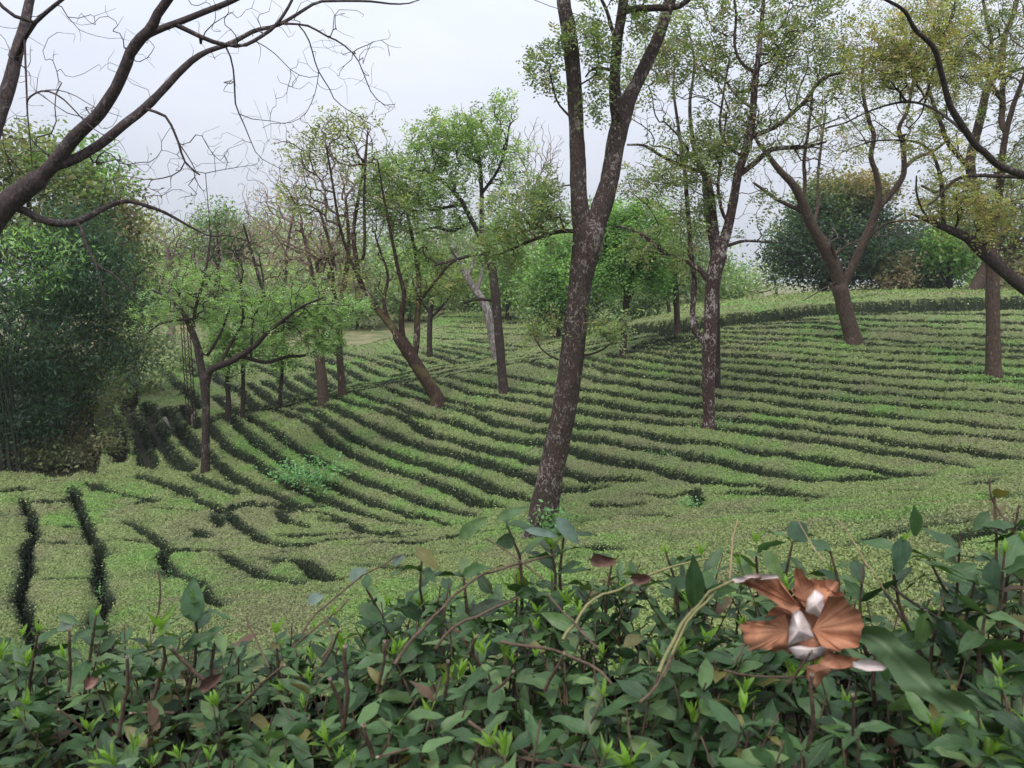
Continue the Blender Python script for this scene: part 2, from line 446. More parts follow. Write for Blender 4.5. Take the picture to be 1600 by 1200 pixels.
BACK = [   # rows on the slope behind the path
 [(335,618),(350,632),(372,648)],[(365,602),(385,622),(402,640)],[(387,598),(410,615),(432,632)],[(412,594),(440,612),(462,625)],
 [(437,590),(460,606),(484,621)],[(462,587),(480,598),(500,609)],[(487,584),(505,596),(522,606)],[(512,578),(532,590),(546,600)],
 [(535,573),(552,585),(572,596)],[(552,566),(575,577),(602,589)],[(572,561),(600,569),(632,580)],[(592,556),(615,562),(648,574)],
 [(615,552),(640,558),(680,568)],[(655,549),(685,557),(715,567)],[(672,544),(705,552),(740,561)],[(685,540),(725,547),(770,556)],
 [(710,537),(755,543),(805,549)],[(735,532),(780,538),(835,544)],[(655,527),(700,530),(745,531),(790,528)],
 [(700,519),(750,521),(830,523),(900,520)],[(690,511),(760,513),(850,514)],[(700,503),(770,504),(850,505)],[(690,495),(770,496),(850,497)],
 [(270,592),(295,612),(315,640)],[(240,560),(262,585),(285,610)],[(330,585),(352,600),(370,610)],[(262,545),(290,566),(312,590)],
 [(395,570),(420,582),(445,592)],[(440,560),(470,572),(500,582)],[(480,553),(510,562),(540,573)],[(505,545),(540,553),(570,560)],[(300,560),(325,575),(345,585)],
]
LEFT = [   # short rows on the bank by the bamboo
 [(160,640),(177,660),(185,690),(190,725)],[(195,632),(207,655),(222,685),(235,732)],[(228,630),(242,665),(250,690),(272,716),(296,738)],[(258,636),(272,662),(284,678),(312,702),(325,716)],[(285,634),(298,650),(310,672)],
]
LEFTX = [[(165,688),(210,686),(250,684),(290,676)],[(150,712),(182,708),(215,712)],[(205,650),(250,644),(300,638)]]
NEAR = [   # lanes that run away from the viewer in the near block
 [(40,778),(43,790),(50,815),(55,835),(39,858),(38,890),(30,920),(42,960),(60,1010),(80,1080)],
 [(112,760),(120,785),(135,810),(148,840),(161,862),(151,888),(152,915),(168,938),(150,962),(160,1000),(190,1060)],
 [(198,812),(232,832),(260,855),(252,872),(268,893),(300,902),(325,925),(350,947)],
 [(350,861),(375,878),(420,897),(480,906)],
]
NEARX = [
 [(258,857),(300,860),(357,860)],[(458,871),(490,885),(515,906),(548,907)],[(310,780),(350,796),(375,788),(512,791)],
 [(358,800),(382,825),(412,846),(450,851),(500,847),(575,840),(655,835)],[(435,799),(455,817),(482,822)],[(437,836),(500,833),(565,834)],
 [(548,816),(575,832),(650,829)],[(215,742),(245,754),(275,760),(309,775)],[(297,742),(345,760),(372,772)],[(137,754),(180,771)],
 [(75,737),(110,744)],[(-60,775),(0,768),(32,762),(47,765)],[(43,786),(110,784),(127,770)],[(200,790),(225,785),(245,780)],[(330,802),(345,812),(345,822)],[(300,825),(322,838),(335,838)],
 [(1311,819),(1375,807),(1487,789),(1540,780),(1640,760)],[(1290,862),(1337,849),(1431,822),(1510,810)],[(1400,764),(1450,768)],[(985,805),(1050,804)],
 [(895,814),(947,816)],[(1108,864),(1155,851)],[(1060,776),(1085,768),(1090,790)],[(1450,850),(1530,830),(1600,812)],[(1180,878),(1260,870)],[(920,850),(985,858)],
 [(1180,770),(1280,772)],[(1060,820),(1120,815)],[(1510,760),(1580,752)],
]
SLITS = [  # faint gaps in the close-grown beds
 [(430,797),(500,800),(560,817)],[(500,811),(548,815)],[(330,838),(390,832)],[(600,795),(665,806)],[(180,771),(245,783)],[(560,850),(640,846),(720,838)],[(420,868),(458,872)],[(90,820),(128,822)],[(62,846),(140,850)],[(165,842),(240,848)],[(60,905),(140,900)],[(240,792),(310,800)],
 [(1000,772),(1062,777)],[(1140,800),(1240,794)],[(1370,833),(1445,820)],[(1000,846),(1085,838)],[(1320,787),(1405,777)],[(1120,771),(1190,775)],[(920,790),(1010,786)],[(1180,830),(1280,820)],[(900,835),(960,832)],[(1480,760),(1560,746)],[(1240,780),(1330,775)],[(690,838),(790,826)],[(620,866),(720,860)],[(560,880),(640,886)],
]
TOP = [    # the taller hedge that edges the upper terrace
 [(940,524),(980,517),(1100,504),(1200,494),(1240,489),(1330,482),(1450,475),(1600,470),(1750,468)],
 [(1270,478),(1320,474),(1360,467),(1410,462)],
 [(900,506),(980,503)],
]
def resample(P, step):
    P = np.asarray(P, float)
    s = np.r_[0, np.cumsum(np.linalg.norm(np.diff(P, axis=0), axis=1))]
    n = max(2, int(s[-1] / step) + 1)
    t = np.linspace(0, s[-1], n)
    return np.stack([np.interp(t, s, P[:, k]) for k in range(P.shape[1])], -1)
_lp, _lw = [], []
def lane(pts, w, back=True, taper=0.55, dense=6, wob=1.0):
    pp = resample(pts, dense)
    W3 = np.array([on(*p) for p in pp])[:, :2]
    W3 = resample(W3, 0.08)
    if back:
        W3 = W3 + norm(W3) * (w * 0.5)
    s = np.r_[0, np.cumsum(np.linalg.norm(np.diff(W3, axis=0), axis=1))]
    e = np.minimum(s, s[-1] - s)
    ww = w * np.clip(0.25 + 0.75 * e / taper, 0, 1)
    ww *= 0.8 + 0.45 * vnoise(s * 1.1, s * 0 + len(_lp), 5)
    side = np.gradient(W3, axis=0); side = norm(np.stack([-side[:, 1], side[:, 0]], -1))
    W3 = W3 + side * wob * ((vnoise(s * 0.8, s * 0 + len(_lp), 9) - 0.5) * 0.10 + (vnoise(s * 2.7, s * 0 + len(_lp), 19) - 0.5) * 0.07)[:, None]
    _lp.append(W3); _lw.append(ww)
for l in HILL: lane(l, 0.26, wob=0.5)
for l in PATH: lane(l, 0.23, wob=0.4)
for l in BACK: lane(l, 0.32)
for l in LEFT: lane(l, 0.45)
for l in LEFTX: lane(l, 0.5)
for l in NEAR: lane(l, 0.16, False, 0.3)
for l in NEARX: lane(l, 0.22, True, 0.5)
for l in SLITS: lane(l, 0.13, True, 0.4)
for l in TOP: lane(l, 0.8 if l is TOP[0] else 0.5)
LP = np.concatenate(_lp); LW = np.concatenate(_lw)
kd = kdtree.KDTree(len(LP))
for i, p in enumerate(LP): kd.insert((p[0], p[1], 0), i)
kd.balance()

US = np.concatenate([np.linspace(-0.95, -0.70, 36)[:-1], np.linspace(-0.70, 0.70, 500), np.linspace(0.70, 0.95, 36)[1:]])
YS = np.exp(np.arange(math.log(5.2), math.log(92), 0.0042))
uu, yy = np.meshgrid(US, YS)
jx = (RNG.random(uu.shape) - 0.5) * 0.0022 * yy; jy = (RNG.random(uu.shape) - 0.5) * 0.0035 * yy
X = uu * yy + jx; Y = yy + jy
ZT = T(X, Y)
PX, PY = project(np.stack([X, Y, ZT], -1))
dist = np.empty(X.size); wid = np.empty(X.size)
fx = X.ravel(); fy = Y.ravel()
find = kd.find
for i in range(X.size):
    _, j, d = find((fx[i], fy[i], 0))
    dist[i] = d; wid[i] = LW[j]
dist = dist.reshape(X.shape); wid = wid.reshape(X.shape)

def yl(line, px, lin=False):
    l = np.array(line, float)
    o = np.argsort(l[:, 0]); l = l[o]
    v = np.interp(px, l[:, 0], l[:, 1])
    if lin:
        s0 = (l[1, 1] - l[0, 1]) / (l[1, 0] - l[0, 0]); s1 = (l[-1, 1] - l[-2, 1]) / (l[-1, 0] - l[-2, 0])
        v = np.where(px < l[0, 0], l[0, 1] + s0 * (px - l[0, 0]), v)
        v = np.where(px > l[-1, 0], l[-1, 1] + s1 * (px - l[-1, 0]), v)
    return v
def xl(line, py):
    l = np.array(line, float); o = np.argsort(l[:, 1]); l = l[o]
    return np.interp(py, l[:, 1], l[:, 0])
VAL = [(-400,733),(130,738),(300,742),(322,745),(420,783),(512,793),(575,815),(650,829),(720,824),(790,800),(850,790),(950,768),(1000,757),(1100,761),(1250,769),(1300,757),(1400,748),(1500,732),(1600,718),(1800,700)]
LEFT_EDGE = [(318,640),(318,742)]
def rows_of(px, py):
    """row number of the tea at each photo position: 0 = no tea"""
    lab = np.zeros(px.shape, int)
    near = py > yl(VAL, px)
    col = sum((xl(l, py) < px).astype(int) for l in NEAR[:3])
    n4 = [(350,861),(375,878),(420,897),(480,906),(560,940),(620,1000),(640,1100)]
    right4 = (xl(n4, py) < px) & (py > 850) | (px > 480) | ((px > 360) & (py < 850) & (py > 797))
    lab = np.where(near, 1 + col, lab)                                     # 1..4 columns
    upper = (py < yl([(-400,775),(0,770),(47,768),(120,778),(245,780),(310,782),(350,796),(375,789),(512,792)], px)) & (px < 512)
    lab = np.where(near & upper, 5, lab)
    sub = sum((yl(l, px) < py).astype(int) for l in (
        [(360,800),(412,846),(450,851),(575,840),(650,835),(760,828),(900,812),(1050,800),(1300,790),(1540,770),(1700,750)],
        [(480,885),(560,880),(900,850),(1311,819),(1540,780),(1700,755)],
        [(480,960),(560,930),(1000,890),(1296,860),(1510,810),(1700,780)]))
    lab = np.where(near & right4 & ~upper, 6 + sub, lab)                    # 6..9
    p0 = yl(PATH[0], px)
    hill = (~near) & (py > p0) & (px > xl(LEFT_EDGE, py))
    cnt = sum((yl(l, px) < py).astype(int) for l in HILL)
    lab = np.where(hill, 20 + (len(HILL) - cnt), lab)                       # 20.. upwards from the valley
    left = (~near) & (px <= xl(LEFT_EDGE, py)) & (px > 150 + (735 - py) * 0.25) & (py > 632) & (py > p0 - 60)
    lc = sum((xl(l, py) < px).astype(int) for l in LEFT)
    lab = np.where(left, 60 + lc, lab)
    above = (~near) & (py <= p0) & ~left
    top = above & (py < yl(TOP[0], px)) & (px > 850) & (py > yl([(850,508),(985,492),(1100,478),(1240,464),(1400,456),(1800,440)], px))
    lab = np.where(top, 101 + ((py > yl(TOP[1], px)) & (px < 1420)).astype(int), lab)
    pr = above & ~top & (py > yl(PATH[-1], px)) & (px > 430)
    pc = sum((yl(l, px) < py).astype(int) for l in PATH[1:4])
    lab = np.where(pr, 70 + (3 - pc), lab)
    back = above & ~top & ~pr & (px > 215) & (px < 960) & (py > yl([(215,560),(300,540),(480,536),(560,540),(655,515),(690,488),(860,485),(960,505)], px))
    bl = BACK[:18]
    bc = sum((yl(l, px, True) < py).astype(int) for l in bl)
    lab = np.where(back, 80 + (len(bl) - bc), lab)
    up = back & (py < yl(BACK[18], px)) & (px > 640)
    lab = np.where(up, 99, lab)
    return lab
QPX = 0.25 * (PX[:-1, :-1] + PX[1:, :-1] + PX[:-1, 1:] + PX[1:, 1:])
QPY = 0.25 * (PY[:-1, :-1] + PY[1:, :-1] + PY[:-1, 1:] + PY[1:, 1:])
lab = rows_of(QPX, QPY)
VL = rows_of(PX, PY)
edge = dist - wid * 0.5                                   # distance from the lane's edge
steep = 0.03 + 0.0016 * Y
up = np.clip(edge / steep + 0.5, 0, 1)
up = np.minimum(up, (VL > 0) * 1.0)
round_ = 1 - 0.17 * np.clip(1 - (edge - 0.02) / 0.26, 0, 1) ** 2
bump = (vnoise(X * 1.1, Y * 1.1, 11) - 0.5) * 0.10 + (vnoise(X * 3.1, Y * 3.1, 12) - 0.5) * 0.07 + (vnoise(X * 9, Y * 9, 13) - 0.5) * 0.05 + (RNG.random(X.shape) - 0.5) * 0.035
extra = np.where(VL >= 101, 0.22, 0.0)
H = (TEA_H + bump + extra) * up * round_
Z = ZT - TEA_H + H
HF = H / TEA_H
VV = np.stack([X, Y, Z], -1)
# colour of the young growth: green, olive and browned-off patches
pat = vnoise(X * 0.55 + 7, Y * 0.55, 21) * 0.6 + vnoise(X * 1.7, Y * 1.7, 22) * 0.4
_bp = [(on(318, 822), 0.55), (on(300, 812), 0.45), (on(365, 803), 0.5), (on(415, 812), 0.5), (on(1000, 700), 0.6)]
pat2 = vnoise(X * 0.8 + 31, Y * 0.8 + 5, 23) * 0.55 + vnoise(X * 2.3, Y * 2.3, 24) * 0.45
for _c, _r in _bp:      # browned-off patches
    pat2 = pat2 + 0.45 * np.exp(-((X - _c[0]) ** 2 + ((Y - _c[1]) * 0.8) ** 2) / (2 * _r * _r))
C_GREEN = np.array([0.160, 0.285, 0.065]); C_OLIVE = np.array([0.202, 0.250, 0.090]); C_BROWN = np.array([0.215, 0.190, 0.115]); C_DARK = np.array([0.026, 0.040, 0.019])  # C_DARK: older side leaves, deepened with lane shade put into the colour
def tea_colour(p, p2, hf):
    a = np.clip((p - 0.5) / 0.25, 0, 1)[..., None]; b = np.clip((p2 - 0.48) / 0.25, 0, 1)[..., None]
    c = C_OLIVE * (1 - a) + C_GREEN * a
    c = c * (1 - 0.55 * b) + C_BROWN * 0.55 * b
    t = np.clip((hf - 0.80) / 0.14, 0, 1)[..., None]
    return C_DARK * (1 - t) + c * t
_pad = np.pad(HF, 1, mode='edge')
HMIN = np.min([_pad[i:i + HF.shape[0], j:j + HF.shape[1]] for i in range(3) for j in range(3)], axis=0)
body = C_DARK * 0.8 + tea_colour(pat, pat2, HF) * 0.80 * np.clip((0.5 * HMIN + 0.5 * HF - 0.62) / 0.25, 0, 1)[..., None]  # row edges and walls painted darker, shade of the lanes included
R_, C_ = X.shape
IDX = np.arange(R_ * C_).reshape(R_, C_)
QUAD = np.stack([IDX[:-1, :-1], IDX[:-1, 1:], IDX[1:, 1:], IDX[1:, :-1]], -1).reshape(-1, 4)
labf = lab.ravel()
Hf = H.ravel()
qmax = Hf[QUAD].max(1); qmin = Hf[QUAD].min(1)
keep = (labf > 0) & (qmax > 0.06)
VVf = VV.reshape(-1, 3); bodyf = body.reshape(-1, 3); patf = pat.ravel(); pat2f = pat2.ravel(); HFf = HF.ravel()
e1 = VVf[QUAD[:, 2]] - VVf[QUAD[:, 0]]; e2 = VVf[QUAD[:, 3]] - VVf[QUAD[:, 1]]
qn = norm(np.cross(e1, e2))

def quads_from(base, axis, nrm, L, W, fold=0.0):
    """leaf-shaped quads: base point, axis, face normal, length, width"""
    side = norm(np.cross(axis, nrm))
    L = np.asarray(L)[:, None]; W = np.asarray(W)[:, None]
    mid = base + axis * L * 0.45
    V = np.stack([base, mid + side * W * 0.5, base + axis * L, mid - side * W * 0.5], 1)
    n = len(base)
    return V.reshape(-1, 3), np.arange(n * 4).reshape(n, 4)

def tea_leaves(qi, per):
    k = np.repeat(qi, per)
    n = len(k)
    a = RNG.random(n)[:, None]; b = RNG.random(n)[:, None]
    q = QUAD[k]
    P = (VVf[q[:, 0]] * (1 - a) + VVf[q[:, 1]] * a) * (1 - b) + (VVf[q[:, 3]] * (1 - a) + VVf[q[:, 2]] * a) * b
    hf = ((HFf[q[:, 0]] * (1 - a[:, 0]) + HFf[q[:, 1]] * a[:, 0]) * (1 - b[:, 0]) + (HFf[q[:, 3]] * (1 - a[:, 0]) + HFf[q[:, 2]] * a[:, 0]) * b[:, 0])
    st = np.maximum(0.036, 0.0027 * P[:, 1])
    nn = norm(qn[k] * 0.9 + RNG.normal(size=(n, 3)) * 0.34 + np.array([0, 0, 0.35]))
    ax = norm(np.cross(nn, RNG.normal(size=(n, 3))) + np.array([0, 0, 0.25]) + qn[k] * 0.15)
    nn = norm(nn - ax * (nn * ax).sum(1, keepdims=True))
    P = P + qn[k] * (RNG.random((n, 1)) * 0.25 - 0.1) * st[:, None] * 1.6
    L = st * RNG.uniform(0.75, 1.35, n); W = L * RNG.uniform(0.40, 0.62, n)
    sd_ = norm(np.cross(ax, nn)) * (W * 0.62)[:, None]; b_ = P + ax * (L * 0.2)[:, None]
    V = np.stack([b_ + sd_, b_ - sd_, P + ax * (L * 1.1)[:, None]], 1).reshape(-1, 3); Q = np.arange(n * 3).reshape(n, 3)
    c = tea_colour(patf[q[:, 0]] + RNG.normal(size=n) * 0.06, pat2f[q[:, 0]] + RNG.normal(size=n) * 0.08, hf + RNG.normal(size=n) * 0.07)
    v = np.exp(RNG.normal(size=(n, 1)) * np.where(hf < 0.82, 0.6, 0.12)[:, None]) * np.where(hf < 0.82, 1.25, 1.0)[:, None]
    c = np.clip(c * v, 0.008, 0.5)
    return V, Q, np.repeat(c, 3, 0)

ORD = ['lowest', 'second', 'third', 'fourth', 'fifth', 'sixth', 'seventh', 'eighth', 'ninth', 'tenth', 'eleventh', 'twelfth', 'thirteenth', 'fourteenth', 'fifteenth', 'sixteenth', 'seventeenth', 'eighteenth', 'nineteenth', 'twentieth',
       'twenty-first', 'twenty-second', 'twenty-third', 'twenty-fourth', 'twenty-fifth', 'twenty-sixth', 'twenty-seventh', 'twenty-eighth', 'twenty-ninth', 'thirtieth']
present = [l for l in np.unique(labf) if l > 0 and (keep & (labf == l)).sum() > 25]
hill_l = [l for l in present if 20 <= l < 60]; back_l = [l for l in present if 80 <= l < 99]; left_l = [l for l in present if 60 <= l < 70]; path_l = [l for l in present if 70 <= l < 80]
NEAR_TXT = {1: 'broad tea bed at the left edge, outside the first dark lane', 2: 'tea bed between the first two dark lanes at the near left', 3: 'tea bed between the second and third dark lanes, near left', 4: 'near tea bed right of the third dark lane, reaching behind the foreground leaves',
            5: 'light green tea bed along the far side of the near block, below the bamboo', 6: 'tea bed with short slits in the valley bottom left of the lichened trunk', 7: 'flat tea bed around the foot of the big lichened trunk', 8: 'smooth tea bed sloping behind the dry brown leaf', 9: 'nearest tea bed just beyond the foreground hedge'}
for l in present:
    sel = np.nonzero(keep & (labf == l))[0]
    q = QUAD[sel]
    u_, inv = np.unique(q.ravel(), return_inverse=True)
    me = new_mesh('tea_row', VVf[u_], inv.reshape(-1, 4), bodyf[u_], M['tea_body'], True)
    if l < 20: nm, lb, gr = 'tea_bed', NEAR_TXT[int(l)], 'clipped tea beds in the near block'
    elif l < 60: nm, lb, gr = 'tea_row', '%s clipped tea row counted up the open hillside from the valley' % ORD[hill_l.index(l)], 'clipped tea rows on the open hillside'
    elif l < 70: nm, lb, gr = 'tea_row', '%s short tea row from the bamboo towards the forked young tree' % ORD[left_l.index(l)].replace('lowest', 'first'), 'short tea rows on the bank'
    elif l < 80: nm, lb, gr = 'tea_row', '%s of the narrow tea rows along the hill shoulder, counted upwards' % ORD[path_l.index(l)], 'narrow tea rows along the shoulder'
    elif l < 99: nm, lb, gr = 'tea_row', '%s tea row up the rear slope behind the leaning tree' % ORD[back_l.index(l)], 'tea rows on the rear slope'
    elif l == 99: nm, lb, gr = 'tea_bed', 'far terraced tea bed behind the grey trunk', None
    elif l == 101: nm, lb, gr = 'tea_hedge', 'taller dark-faced tea hedge edging the upper terrace', None
    else: nm, lb, gr = 'tea_hedge', 'low tea strip on the upper terrace below the round evergreen', None
    o = tag(obj(nm, me), lb, 'tea hedge', gr)
    vis = sel[(QPX.ravel()[sel] > -90) & (QPX.ravel()[sel] < 1690) & (QPY.ravel()[sel] < 1005)]
    if len(vis):
        y_ = VVf[QUAD[vis, 0], 1]
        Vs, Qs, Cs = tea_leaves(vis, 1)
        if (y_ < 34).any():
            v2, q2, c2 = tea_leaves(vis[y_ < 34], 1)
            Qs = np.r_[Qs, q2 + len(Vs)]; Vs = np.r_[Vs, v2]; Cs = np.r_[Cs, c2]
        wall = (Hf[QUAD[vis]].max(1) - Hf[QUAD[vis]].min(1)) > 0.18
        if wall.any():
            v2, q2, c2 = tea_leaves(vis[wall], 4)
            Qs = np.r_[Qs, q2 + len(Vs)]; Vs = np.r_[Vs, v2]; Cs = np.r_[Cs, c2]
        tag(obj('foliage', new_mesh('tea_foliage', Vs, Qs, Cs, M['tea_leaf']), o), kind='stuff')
# ------------------------------------------------------------------ trees
def spline(P, step):
    """Catmull-Rom through the points (rows of x, y, z, radius), resampled evenly"""
    P = np.asarray(P, float)
    if len(P) > 2:
        E = np.vstack([2 * P[0] - P[1], P, 2 * P[-1] - P[-2]])
        out = []
        for i in range(1, len(E) - 2):
            t = np.linspace(0, 1, 8, endpoint=False)[:, None]
            a, b, c, d = E[i - 1], E[i], E[i + 1], E[i + 2]
            out.append(0.5 * (2 * b + (c - a) * t + (2 * a - 5 * b + 4 * c - d) * t ** 2 + (3 * b - a - 3 * c + d) * t ** 3))
        P = np.vstack(out + [P[-1:]])
    s = np.r_[0, np.cumsum(np.linalg.norm(np.diff(P[:, :3], axis=0), axis=1))]
    n = max(2, int(s[-1] / step) + 1)
    t = np.linspace(0, s[-1], n)
    return np.stack([np.interp(t, s, P[:, k]) for k in range(4)], -1)

class Tubes:
    def __init__(self): self.V = []; self.Q = []; self.n = 0
    def add(self, P, R, sides, rough=0.0, seed=0, cap=True):
        P = np.asarray(P, float); R = np.asarray(R, float)
        m = len(P)
        if m < 2: return
        if cap and sides > 3:
            e = norm(P[-1] - P[-2]); P = np.vstack([P, P[-1] + e * R[-1] * 0.5, P[-1] + e * R[-1] * 0.9]); R = np.r_[R, R[-1] * 0.75, R[-1] * 0.05]; m += 2
        d = norm(np.gradient(P, axis=0))
        ref = np.array([1., 0, 0]) if abs(d[:, 0]).mean() < 0.75 else np.array([0, 1., 0])
        a = norm(np.cross(d, ref)); b = np.cross(d, a)
        th = np.arange(sides) / sides * 2 * math.pi
        rr = np.repeat(R[:, None], sides, 1)
        if rough > 0:
            s = np.r_[0, np.cumsum(np.linalg.norm(np.diff(P, axis=0), axis=1))] / max(R.mean(), 1e-3)
            g = np.meshgrid(th * 1.6, s * 0.35)
            cy_ = np.cos(th)[None] * 1.5 + 7; sy_ = np.sin(th)[None] * 1.5 + seed
            k = vnoise(cy_ + s[:, None] * 0.55, sy_ + s[:, None] * 0.13, seed) * 0.6 + vnoise(cy_ * 3 + s[:, None] * 1.3, sy_ * 3, seed + 1) * 0.4
            rr = rr * (1 + rough * (k - 0.5) * 2)
        V = P[:, None] + rr[..., None] * (a[:, None] * np.cos(th)[None, :, None] + b[:, None] * np.sin(th)[None, :, None])
        i = np.arange(m * sides).reshape(m, sides) + self.n
        j = np.roll(i, -1, 1)
        self.Q.append(np.stack([i[:-1], j[:-1], j[1:], i[1:]], -1).reshape(-1, 4))
        self.V.append(V.reshape(-1, 3)); self.n += m * sides
    def mesh(self, name, mat, smooth=True):
        return new_mesh(name, np.vstack(self.V), np.vstack(self.Q), None, mat, smooth)

def palette(n, pal, jit=0.25):
    """pal: list of (weight, (r, g, b))"""
    w = np.array([p[0] for p in pal], float); w /= w.sum()
    k = RNG.choice(len(pal), n, p=w)
    c = np.array([p[1] for p in pal])[k]
    return c * np.exp(RNG.normal(size=(n, 1)) * jit)

class Leaves:
    def __init__(self): self.V = []; self.C = []; self.n = 0
    def add(self, base, ax, nn, L, W, c):
        V, _ = quads_from(base, ax, nn, L, W)
        self.V.append(V); self.C.append(np.repeat(c, 4, 0)); self.n += len(base)
    def sprays(self, C, D, k, rl, ll, lw, pal, flat=0.6, jit=0.25, droop=0.15):
        """pinnate sprays: k leaflets along a rachis of length rl from each point"""
        n = len(C)
        if n == 0: return
        rd = norm(D + np.array([0, 0, -droop]))
        up = norm(np.array([0, 0, 1.]) + RNG.normal(size=(n, 3)) * (1 - flat))
        sd = norm(np.cross(rd, up)); up = np.cross(sd, rd)
        rl = rl * RNG.uniform(0.6, 1.3, n)
        col = palette(n, pal, jit)
        B = []; A = []; NN = []; CC = []; LL = []
        for i in range(k):
            t = (i + 0.6) / k
            s = 1 if i % 2 else -1
            B.append(C + rd * (rl * t)[:, None] + np.array([0, 0, -1]) * (droop * rl * t * t)[:, None])
            A.append(norm(sd * s + rd * 0.55 + RNG.normal(size=(n, 3)) * 0.22))
            NN.append(norm(up + RNG.normal(size=(n, 3)) * 0.3))
            CC.append(col * np.exp(RNG.normal(size=(n, 1)) * 0.12))
            LL.append(ll * RNG.uniform(0.7, 1.2, n) * (1 - 0.35 * abs(2 * t - 1)))
        B = np.vstack(B); A = np.vstack(A); NN = np.vstack(NN); CC = np.vstack(CC); LL = np.concatenate(LL)
        self.add(B, A, NN, LL, LL * lw, CC)
    def cloud(self, C, m, s, ll, lw, pal, jit=0.25, up=0.5, squash=0.7):
        """m single leaves scattered round each centre"""
        n = len(C)
        if n == 0: return
        col = palette(n, pal, jit)
        k = np.repeat(np.arange(n), m)
        r = RNG.normal(size=(n * m, 3)) * np.array([1, 1, squash]) * 0.5
        B = C[k] + r * (s if np.ndim(s) == 0 else np.asarray(s)[k][:, None])
        NN = norm(RNG.normal(size=(n * m, 3)) + np.array([0, 0, up * 2]))
        A = norm(np.cross(NN, RNG.normal(size=(n * m, 3))))
        LL = ll * RNG.uniform(0.6, 1.3, n * m)
        self.add(B, A, NN, LL, LL * lw, col[k] * np.exp(RNG.normal(size=(n * m, 1)) * 0.18))
    def mesh(self, name, mat):
        V = np.vstack(self.V); n = len(V) // 4
        return new_mesh(name, V, np.arange(n * 4).reshape(n, 4), np.clip(np.vstack(self.C) * 1.25 + 0.010, 0.004, 0.6), mat)

def in_blob(b, Y):
    """random points in a lump of crown: (px, py, rx, ry, count, dY, depth radius)"""
    px, py, rx, ry, n = b[:5]
    n = int(n * 1.5)
    dY = b[5] if len(b) > 5 else 0.0
    rY = b[6] if len(b) > 6 else None
    c = at(px, py, Y + dY)
    sx = rx * (Y + dY) / F; sz = ry * (Y + dY) / F
    sy = rY if rY is not None else 0.5 * (sx + sz)
    v = norm(RNG.normal(size=(n, 3))) * (RNG.random((n, 1)) ** 0.42)
    return c + v * np.array([sx, sy, sz])

